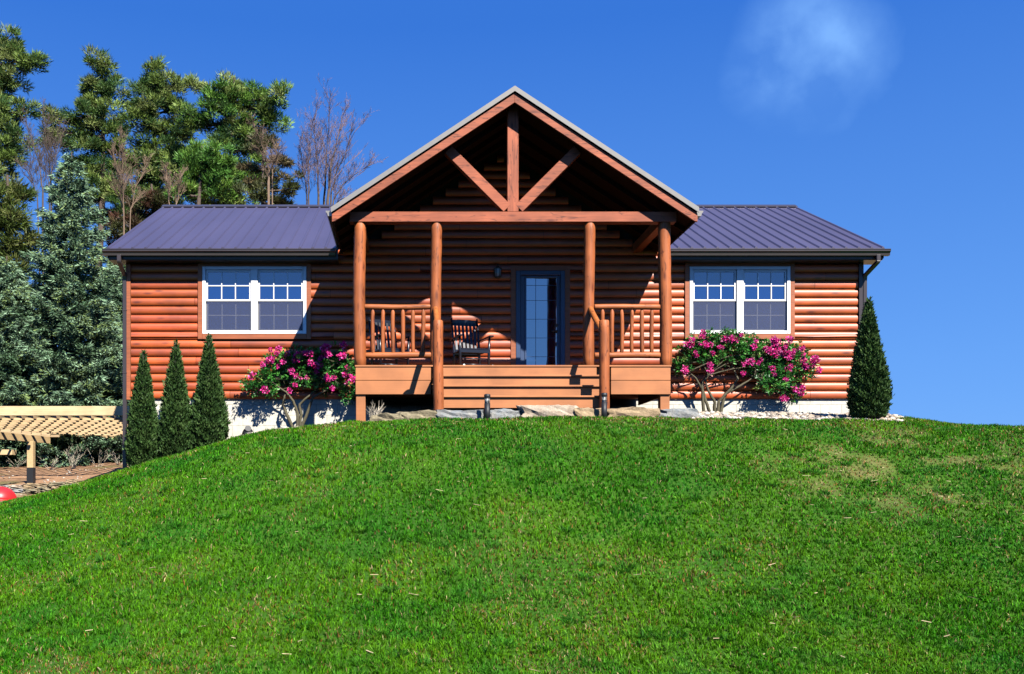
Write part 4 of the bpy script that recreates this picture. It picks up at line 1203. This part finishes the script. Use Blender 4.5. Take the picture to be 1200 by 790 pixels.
# flowering shrubs ------------------------------------------------------------
def flower_mesh(seed, rad):
    rng = np.random.default_rng(seed); n = 44
    d = rand_dirs(n, rng); d[:, 1] -= .35; d[:, 2] += .2; d /= np.linalg.norm(d, axis=1, keepdims=True)
    ctr = d * rad * rng.uniform(.25, .8, (n, 1)) * np.array([1.25, .8, .9])
    dr = d + rng.normal(0, .6, (n, 3))
    V, f, k = blades(ctr, dr, rng.uniform(.042, .068, n), rng.uniform(.040, .058, n), rng, True)
    pal = np.array([(.80, .025, .26), (.88, .075, .40), (.66, .014, .14), (.92, .24, .55)])
    col = pal[rng.choice(4, n, p=[.4, .3, .15, .15])] * rng.uniform(.8, 1.2, (n, 1))
    me = np_mesh('blossom_cluster', V, [f], 'petal', None, np.repeat(col, k, 0))
    return me


FL = [flower_mesh(70 + i, .062 + .012 * (i % 3)) for i in range(6)]


def shrub(label, Y, base, stems, blobs, flowers, seed):
    rng = np.random.default_rng(seed); rnd = random.Random(seed); s = Y / F
    bx, bz = X(base[0], Y), float(G(X(base[0], Y), Y)) - .05
    t = thing('flowering_shrub', label, 'shrub', (bx, Y, bz), 'flowering shrubs against the cabin')
    mb = MB()
    for path in stems:
        pts = [Vector((X(a, Y) + rnd.uniform(-.01, .01), Y + .02 * k * rnd.uniform(-1, 1), Z(b, Y))) for k, (a, b) in enumerate(path)]
        pts[0] = Vector((pts[0].x, Y, bz))
        fine = []
        for p, q in zip(pts, pts[1:]):
            for k in range(4): fine.append(p.lerp(q, k / 4) + Vector((rnd.uniform(-1, 1), rnd.uniform(-1, 1), 0)) * .008)
        fine.append(pts[-1]); n = len(fine)
        mb.tube(fine, [.036 * (1 - .72 * k / n) for k in range(n)], 8, 1.0, False, .08, rnd)
    for (px, py, rx, ry) in blobs:
        c = Vector((X(px, Y), Y, Z(py, Y)))
        path = stems[rnd.randrange(len(stems))]; e = path[-1]
        limb(mb, (X(e[0], Y), Y, Z(e[1], Y)), c, .014, .006, rnd, -.1, 5, 5)
        for k in range(9):
            d = rand_dirs(1, rng)[0] * np.array([rx * s, .2, ry * s]) * .8
            limb(mb, c, c + Vector(d), .007, .003, rnd, 0, 3, 4)
    mb.build('stems', 'shrubbark', t)
    CC, CD = [], []
    for (px, py, rx, ry) in blobs:
        c = np.array([X(px, Y), Y + rng.normal(0, .06), Z(py, Y)]); rad = np.array([rx * s, .10 + .30 * min(rx, ry) * s, ry * s])
        nr = max(12, int(46 * rx * ry * s * s / .05))
        d = rand_dirs(nr, rng) * (rng.random(nr)[:, None] ** .40)
        CC.append(c + d * rad * (1 + .22 * rng.normal(size=(nr, 1)))); CD.append(d)
    CC = np.concatenate(CC); CD = np.concatenate(CD); n = len(CC); per = 11
    idx = np.repeat(np.arange(n), per)
    dr = rand_dirs(len(idx), rng) * np.array([1, 1, .55]) + CD[idx] * .7 + np.array([0, -.35, .28])
    cen = CC[idx] + rng.normal(0, .022, (len(idx), 3))
    V, f, k = blades(cen, dr, rng.uniform(.05, .088, len(idx)), rng.uniform(.022, .034, len(idx)), rng, True)
    pal = np.array([(.035, .18, .03), (.065, .28, .04), (.12, .40, .06), (.022, .11, .024), (.20, .34, .07)])
    cl = pal[rng.choice(5, n, p=[.28, .28, .2, .17, .07])]
    col = cl[idx] * rng.uniform(.75, 1.3, (len(idx), 1))
    np_mesh('leaves', V, [f], 'leaf', t, np.repeat(col, k, 0))
    for (px, py, sc) in flowers:
        o = FL[rnd.randrange(len(FL))].copy(); COL.objects.link(o); o.parent = t
        o.location = Vector((X(px, Y) - bx, -.10 - .10 * rnd.random(), Z(py, Y) - bz)); o.rotation_euler = (rnd.uniform(-.4, .4), rnd.uniform(-3, 3), rnd.uniform(-.5, .5)); o.scale = [sc * rnd.uniform(.62, .92)] * 3
    return t


def scatter_fl(spots, seed):
    rnd = random.Random(seed); out = []
    for px, py, n, rx, ry in spots:
        for _ in range(n): out.append((px + rnd.uniform(-rx, rx), py + rnd.uniform(-ry, ry), rnd.uniform(.72, 1.15)))
    return out
shrub('pink flowering shrub with bare crooked stems below the right window', 17.84, (836, 486),
      [[(834, 488), (828, 474), (825, 460), (816, 444), (806, 436)], [(837, 488), (837, 472), (830, 458), (826, 444), (838, 428)], [(840, 488), (843, 470), (856, 456), (864, 444), (858, 424)], [(843, 470), (850, 462), (868, 452), (884, 442)], [(825, 460), (822, 448), (830, 440)]],
      [(800, 426, 12, 14), (812, 410, 18, 16), (832, 400, 24, 12), (856, 400, 24, 12), (870, 410, 20, 14), (838, 418, 20, 12), (890, 410, 24, 14), (910, 416, 24, 16), (930, 420, 18, 16), (946, 430, 11, 14), (896, 432, 22, 15), (916, 440, 20, 14), (902, 452, 16, 11), (925, 456, 14, 9), (934, 464, 9, 6), (884, 424, 16, 14)],
      scatter_fl([(814, 400, 6, 12, 8), (832, 408, 7, 14, 8), (832, 431, 2, 5, 5), (797, 430, 2, 6, 7), (812, 414, 2, 6, 4), (860, 396, 6, 14, 6), (880, 402, 3, 12, 6), (906, 408, 12, 16, 9), (930, 414, 9, 14, 9), (946, 428, 9, 10, 11), (870, 432, 3, 8, 8), (916, 430, 2, 7, 4), (890, 424, 2, 8, 8), (908, 440, 3, 10, 8), (932, 458, 3, 7, 5), (918, 464, 2, 14, 5), (894, 416, 2, 6, 4)], 1), 61)
shrub('pink flowering shrub half in the porch shadow below the left window', 17.84, (345, 500),
      [[(346, 502), (336, 486), (331, 474), (334, 464), (340, 450)], [(348, 502), (349, 484), (343, 470), (336, 460), (320, 448)], [(351, 502), (353, 486), (352, 474), (362, 464), (376, 452)], [(350, 486), (366, 466), (392, 452)]],
      [(292, 448, 11, 9), (302, 454, 14, 10), (312, 442, 16, 12), (318, 460, 10, 7), (322, 428, 16, 12), (338, 420, 20, 11), (360, 420, 22, 12), (378, 430, 18, 14), (350, 438, 20, 12), (332, 444, 14, 10), (395, 424, 16, 14), (408, 434, 9, 18), (392, 446, 14, 12), (406, 458, 9, 14), (376, 452, 12, 10), (362, 450, 10, 8)],
      scatter_fl([(318, 424, 5, 10, 7), (328, 412, 5, 10, 5), (336, 432, 4, 8, 8), (315, 455, 2, 6, 4), (352, 416, 6, 14, 7), (376, 422, 6, 12, 8), (360, 440, 4, 14, 6), (344, 456, 2, 6, 4), (392, 412, 4, 12, 6), (404, 428, 5, 8, 10), (386, 450, 4, 8, 8), (408, 450, 4, 6, 10), (300, 444, 1, 6, 4)], 2), 62)
for o in FL: bpy.data.objects.remove(o)


# dry twigs --------------------------------------------------------------------
def twig_bush(loc, n, h, seed, label, spread=.8, mat='deadtwig', name='dry_twig_bush'):
    rnd = random.Random(seed); mb = MB()
    for _ in range(n):
        a = rnd.uniform(0, 6.28); q = rnd.uniform(.2, 1) * spread
        p0 = Vector(loc) + Vector((rnd.uniform(-.05, .05), rnd.uniform(-.05, .05), -.03)); d = Vector((math.cos(a) * q, math.sin(a) * q, 1)); ln_ = h * rnd.uniform(.6, 1)
        pts = limb(mb, p0, p0 + d.normalized() * ln_, .007, .003, rnd, -.05, 4, 4)
        for k in range(2): limb(mb, pts[2 + k], pts[2 + k] + (d.normalized() + Vector((rnd.uniform(-1, 1), rnd.uniform(-1, 1), rnd.uniform(-.3, .8)))) * ln_ * .3, .004, .002, rnd, 0, 3, 4)
    return tag(mb.build(name, mat), label, 'dry shrub')
twig_bush((X(437, 15.4), 15.4, Z(494, 15.4)), 16, .36, 5, 'small bleached dry twig bush at the left porch support')

# ------------------------------------------------------------------ pergola and yard on the left
pg = thing('pergola', 'fresh lumber pergola with a slatted roof left of the cabin', 'pergola', (-9.5, 25, .2))
zt, zb = Z(476, 24), Z(487, 24)
MB().box(-15.5, -5.9, 24.0, 24.05, zb, zt, 1.15).build('front_beam', 'fresh', pg, .004)
k = 0
xx = -15.4
while xx < -5.9:
    MB().beam((xx, 24.06, zb - .01), (xx, 30.6, 1.83 - .10), .045, .07, (1, 0, 0), R.uniform(.85, 1.15)).build('rafter', 'fresh_y', pg); xx += .30
for i in range(11):
    y = 24.5 + i * .6; z_ = zb + .03 - (y - 24.06) / 6.54 * .11 + .022
    MB().box(-15.5, -5.9, y, y + .035, z_ - .125, z_ - .070, R.uniform(.85, 1.15)).build('roof_slat', 'fresh', pg)
MB().box(-15.5, -5.9, 30.62, 30.67, 1.55, 1.80, .8).build('rear_beam', 'fresh', pg)
for xx in (-14.6, -6.1):
    for y in (24.12, 30.5): MB().box(xx, xx + .14, y, y + .14, float(G(xx, y)) - .3, zb - .06, .8).build('post', 'fresh_y', pg)
lp = thing('lean_to_frame', 'low slatted lumber frame on one pale post in front of the pergola', 'wooden frame', (-9.2, 22, 0))
MB().beam((-9.0, 23.6, 1.20), (-9.9, 19.4, 1.22), .05, .16, (1, 0, 0), .95).build('beam', 'fresh_y', lp)
for i in range(12):
    q = i / 11; c = Vector((-9.0, 23.6, 1.31)).lerp(Vector((-9.9, 19.4, 1.33)), q)
    MB().box(c.x - 2.4, c.x + .25, c.y - .03, c.y + .03, c.z - .028, c.z + .03, R.uniform(.85, 1.1)).build('slat', 'fresh', lp)
pxx = X(36, 22.8)
MB().box(pxx - .075, pxx + .075, 22.75, 22.9, -.8, 1.13, 1.0).build('post', 'fresh_y', lp, .006)
MB().box(pxx - .079, pxx + .079, 22.746, 22.904, Z(566, 22.8), Z(548, 22.8), 1.0).build('post_band', 'black', lp)
o = MB().box(-13.2, -11.75, 27.9, 28.2, Z(533, 28), Z(527, 28), 1.1).build('lumber_stack', 'fresh'); tag(o, 'pale boards stacked on the dirt at the left picture edge', 'lumber')
# low dry-stacked wall
rnd = random.Random(12); kk = 0
desc = ['flat slab', 'grey slab', 'tan slab', 'rounded stone', 'thin slab', 'chunky stone']
for row in range(3):
    px = -30 + row * 5
    while px < 100 - row * 8:
        w = rnd.uniform(11, 22); y = 19.6 + rnd.uniform(-.1, .1) + row * .05
        zb_ = float(G(X(px, y), y)) - .04 + row * .085
        stone(X(px, y), X(px + w, y), y - .02, y + .3, zb_, zb_ + .085 * rnd.uniform(.9, 1.25), rnd.choice(['stone_grey', 'stone_tan', 'stone_moss', 'stone_pale']),
              'flat stone in the low dry stacked wall beside the pale post', 200 + kk, 'stone', 'stones of the low dry stacked wall', name='wall_stone')
        kk += 1; px += w * .97
# red saucer and bucket
rx_, ry_ = X(0, 18.4), 18.4; rz_ = float(G(X(6, 18.4), 18.4)) - .01
mb = MB(); us = np.linspace(0, 1, 9)
mb.tube([(rx_, ry_, rz_ + .27 * math.sin(u * math.pi / 2)) for u in us], [.31 * math.cos(u * math.pi / 2) * 1.0 + .004 for u in us], 24, 1.0, True)
mb.tube([(rx_, ry_, rz_ - .012), (rx_, ry_, rz_ + .015)], .325, 24)
tag(mb.build('red_tub', 'red'), 'red plastic tub lying upside down by the stones at the left edge', 'tub')
bx_, by_ = X(140, 18.3), 18.3; bz_ = float(G(bx_, by_))
a_, b_ = Vector((bx_ - .07, by_, bz_ + .04)), Vector((bx_ + .06, by_ + .05, bz_ + .13))
bk = thing('red_bucket', 'small red bucket tipped on its side by the left downspout', 'bucket', (bx_, by_, bz_))
MB().tube([a_, a_.lerp(b_, .5), b_], [.055, .066, .075], 16).build('pail', 'red', bk)
MB().tube([b_ + (b_ - a_).normalized() * .001, b_ + (b_ - a_).normalized() * .02], .08, 16).build('rim', 'black', bk)
# brush heap under the trees
rnd = random.Random(3)
for i, (px, Y, n, h) in enumerate(((86, 28, 20, .8), (60, 27.8, 9, .6), (115, 28.8, 10, .7), (20, 28.8, 9, .6), (140, 29.2, 9, .7))):
    twig_bush((X(px, Y), Y, float(G(X(px, Y), Y))), n, h, 80 + i, ['largest heap of dead branches in the shade under the pergola', 'dead twigs just behind the pale post', 'dead twigs to the right of the largest branch heap', 'dead twigs behind the pale boards at the left edge', 'dead twigs close to the cabin corner behind the pergola'][i], 1.5, 'deadtwig', 'brush_heap')
gx = rng.uniform(-13.5, -5.6, 420); gy = rng.uniform(17.5, 28, 420)
pebbles('dirt_clods', gx, gy, rng.uniform(.010, .035, 420), 9, 'clods and small stones on the bare dirt')
n = 26000                                          # ground cover under the trees, shade worked into its dark colours
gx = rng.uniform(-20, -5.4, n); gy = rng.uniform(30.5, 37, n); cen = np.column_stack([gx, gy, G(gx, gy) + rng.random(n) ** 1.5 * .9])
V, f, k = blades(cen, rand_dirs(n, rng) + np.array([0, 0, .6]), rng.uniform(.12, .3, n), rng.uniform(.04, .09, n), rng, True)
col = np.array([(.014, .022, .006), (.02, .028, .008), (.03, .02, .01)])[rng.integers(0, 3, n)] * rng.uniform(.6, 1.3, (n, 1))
o = np_mesh('undergrowth', V, [f], 'thuja', None, np.repeat(col, k, 0)); o['kind'] = 'stuff'; o['label'] = 'tangled undergrowth beneath the spruces, coloured dark as if in shade'; o['category'] = 'undergrowth'

# ------------------------------------------------------------------ light, sky, camera
SUN = Vector((.52, -1.0, 1.13)).normalized()      # towards the sun
sl = bpy.data.lights.new('sun', 'SUN'); sl.energy = 5.0; sl.angle = math.radians(.5); sl.color = (1.0, .955, .88)
so = bpy.data.objects.new('sun', sl); COL.objects.link(so); so.rotation_euler = (-SUN).to_track_quat('-Z', 'Y').to_euler(); so.location = (10, -10, 20)

w = bpy.data.worlds.new('World'); C.world = w; w.use_nodes = True
nt = w.node_tree
for n_ in list(nt.nodes): nt.nodes.remove(n_)
sky = nt.nodes.new('ShaderNodeTexSky'); sky.sky_type = 'NISHITA'; sky.sun_disc = False
sky.sun_elevation = math.asin(SUN.z); sky.sun_rotation = math.atan2(SUN.x, SUN.y)
sky.altitude = 300; sky.air_density = 1.0; sky.dust_density = .2; sky.ozone_density = 4.0
hs = nt.nodes.new('ShaderNodeHueSaturation'); hs.inputs['Saturation'].default_value = 1.25; hs.inputs['Hue'].default_value = .5
L(nt, sky.outputs[0], hs.inputs['Color'])
# a faint wisp of cloud high on the right
geo = nt.nodes.new('ShaderNodeTexCoord')
cd = Vector((X(945, 1), 1, Z(58, 1))).normalized()
sb = nt.nodes.new('ShaderNodeVectorMath'); sb.operation = 'DISTANCE'; L(nt, geo.outputs['Generated'], sb.inputs[0]); sb.inputs[1].default_value = cd
ns = N(nt, 'ShaderNodeTexNoise', Scale=11.0, Detail=5.0, Roughness=.5, Distortion=.5); L(nt, geo.outputs['Generated'], ns.inputs[0])
ad = N(nt, 'ShaderNodeMath', operation='MULTIPLY_ADD'); L(nt, ns.outputs[0], ad.inputs[0]); ad.inputs[1].default_value = -.06
L(nt, sb.outputs['Value'], ad.inputs[2])
rp = ramp(nt, ad.outputs[0], [(-.02, .8), (.046, 0)])
sz_ = nt.nodes.new('ShaderNodeSeparateXYZ'); L(nt, geo.outputs['Generated'], sz_.inputs[0])
grad = ramp(nt, sz_.outputs[2], [(0.0, (1, 1, 1)), (.12, (.78, .78, .78)), (.26, (.42, .42, .42)), (.44, (.0, .0, .0))])
blue = mixc(nt, grad.outputs[0], (.26, 1.20, 4.5), (1.0, 2.65, 6.2))
tn = mixc(nt, .92, mixc(nt, 1.0, hs.outputs[0], (.80, .95, 1.3), 'MULTIPLY'), blue)
cl2 = N(nt, 'ShaderNodeTexNoise', Scale=13.0, Detail=6.0); L(nt, geo.outputs['Generated'], cl2.inputs[0])
rp2 = ramp(nt, cl2.outputs[0], [(.36, .18), (.64, 1)])
rpm = N(nt, 'ShaderNodeMath', operation='MULTIPLY'); L(nt, rp.outputs[0], rpm.inputs[0]); L(nt, rp2.outputs[0], rpm.inputs[1])
ml = mixc(nt, rpm.outputs[0], tn, (1.6, 3.4, 7.0))
bg = nt.nodes.new('ShaderNodeBackground'); bg.inputs[1].default_value = .068; L(nt, ml, bg.inputs[0])
wo = nt.nodes.new('ShaderNodeOutputWorld'); L(nt, bg.outputs[0], wo.inputs[0])

cam = bpy.data.cameras.new('camera'); co = bpy.data.objects.new('camera', cam); COL.objects.link(co)
co.location = (0, 0, 0); co.rotation_euler = (math.radians(90), 0, 0)
cam.sensor_width = 36; cam.lens = 36 * F / 1200; cam.shift_x = (600 - XV) / 1200; cam.shift_y = (YH - 395) / 1200
cam.clip_end = 2000; cam.clip_start = .1
C.camera = co
C.view_settings.view_transform = 'Standard'; C.view_settings.look = 'None'; C.view_settings.exposure = 1.2; C.view_settings.gamma = 1.0
C.view_settings.use_curve_mapping = False
C.cycles.max_bounces = 6; C.cycles.diffuse_bounces = 0; C.cycles.glossy_bounces = 3; C.cycles.transparent_max_bounces = 8
C.cycles.use_denoising = True; C.cycles.denoiser = 'OPENIMAGEDENOISE'; C.cycles.denoising_input_passes = 'RGB_ALBEDO_NORMAL'
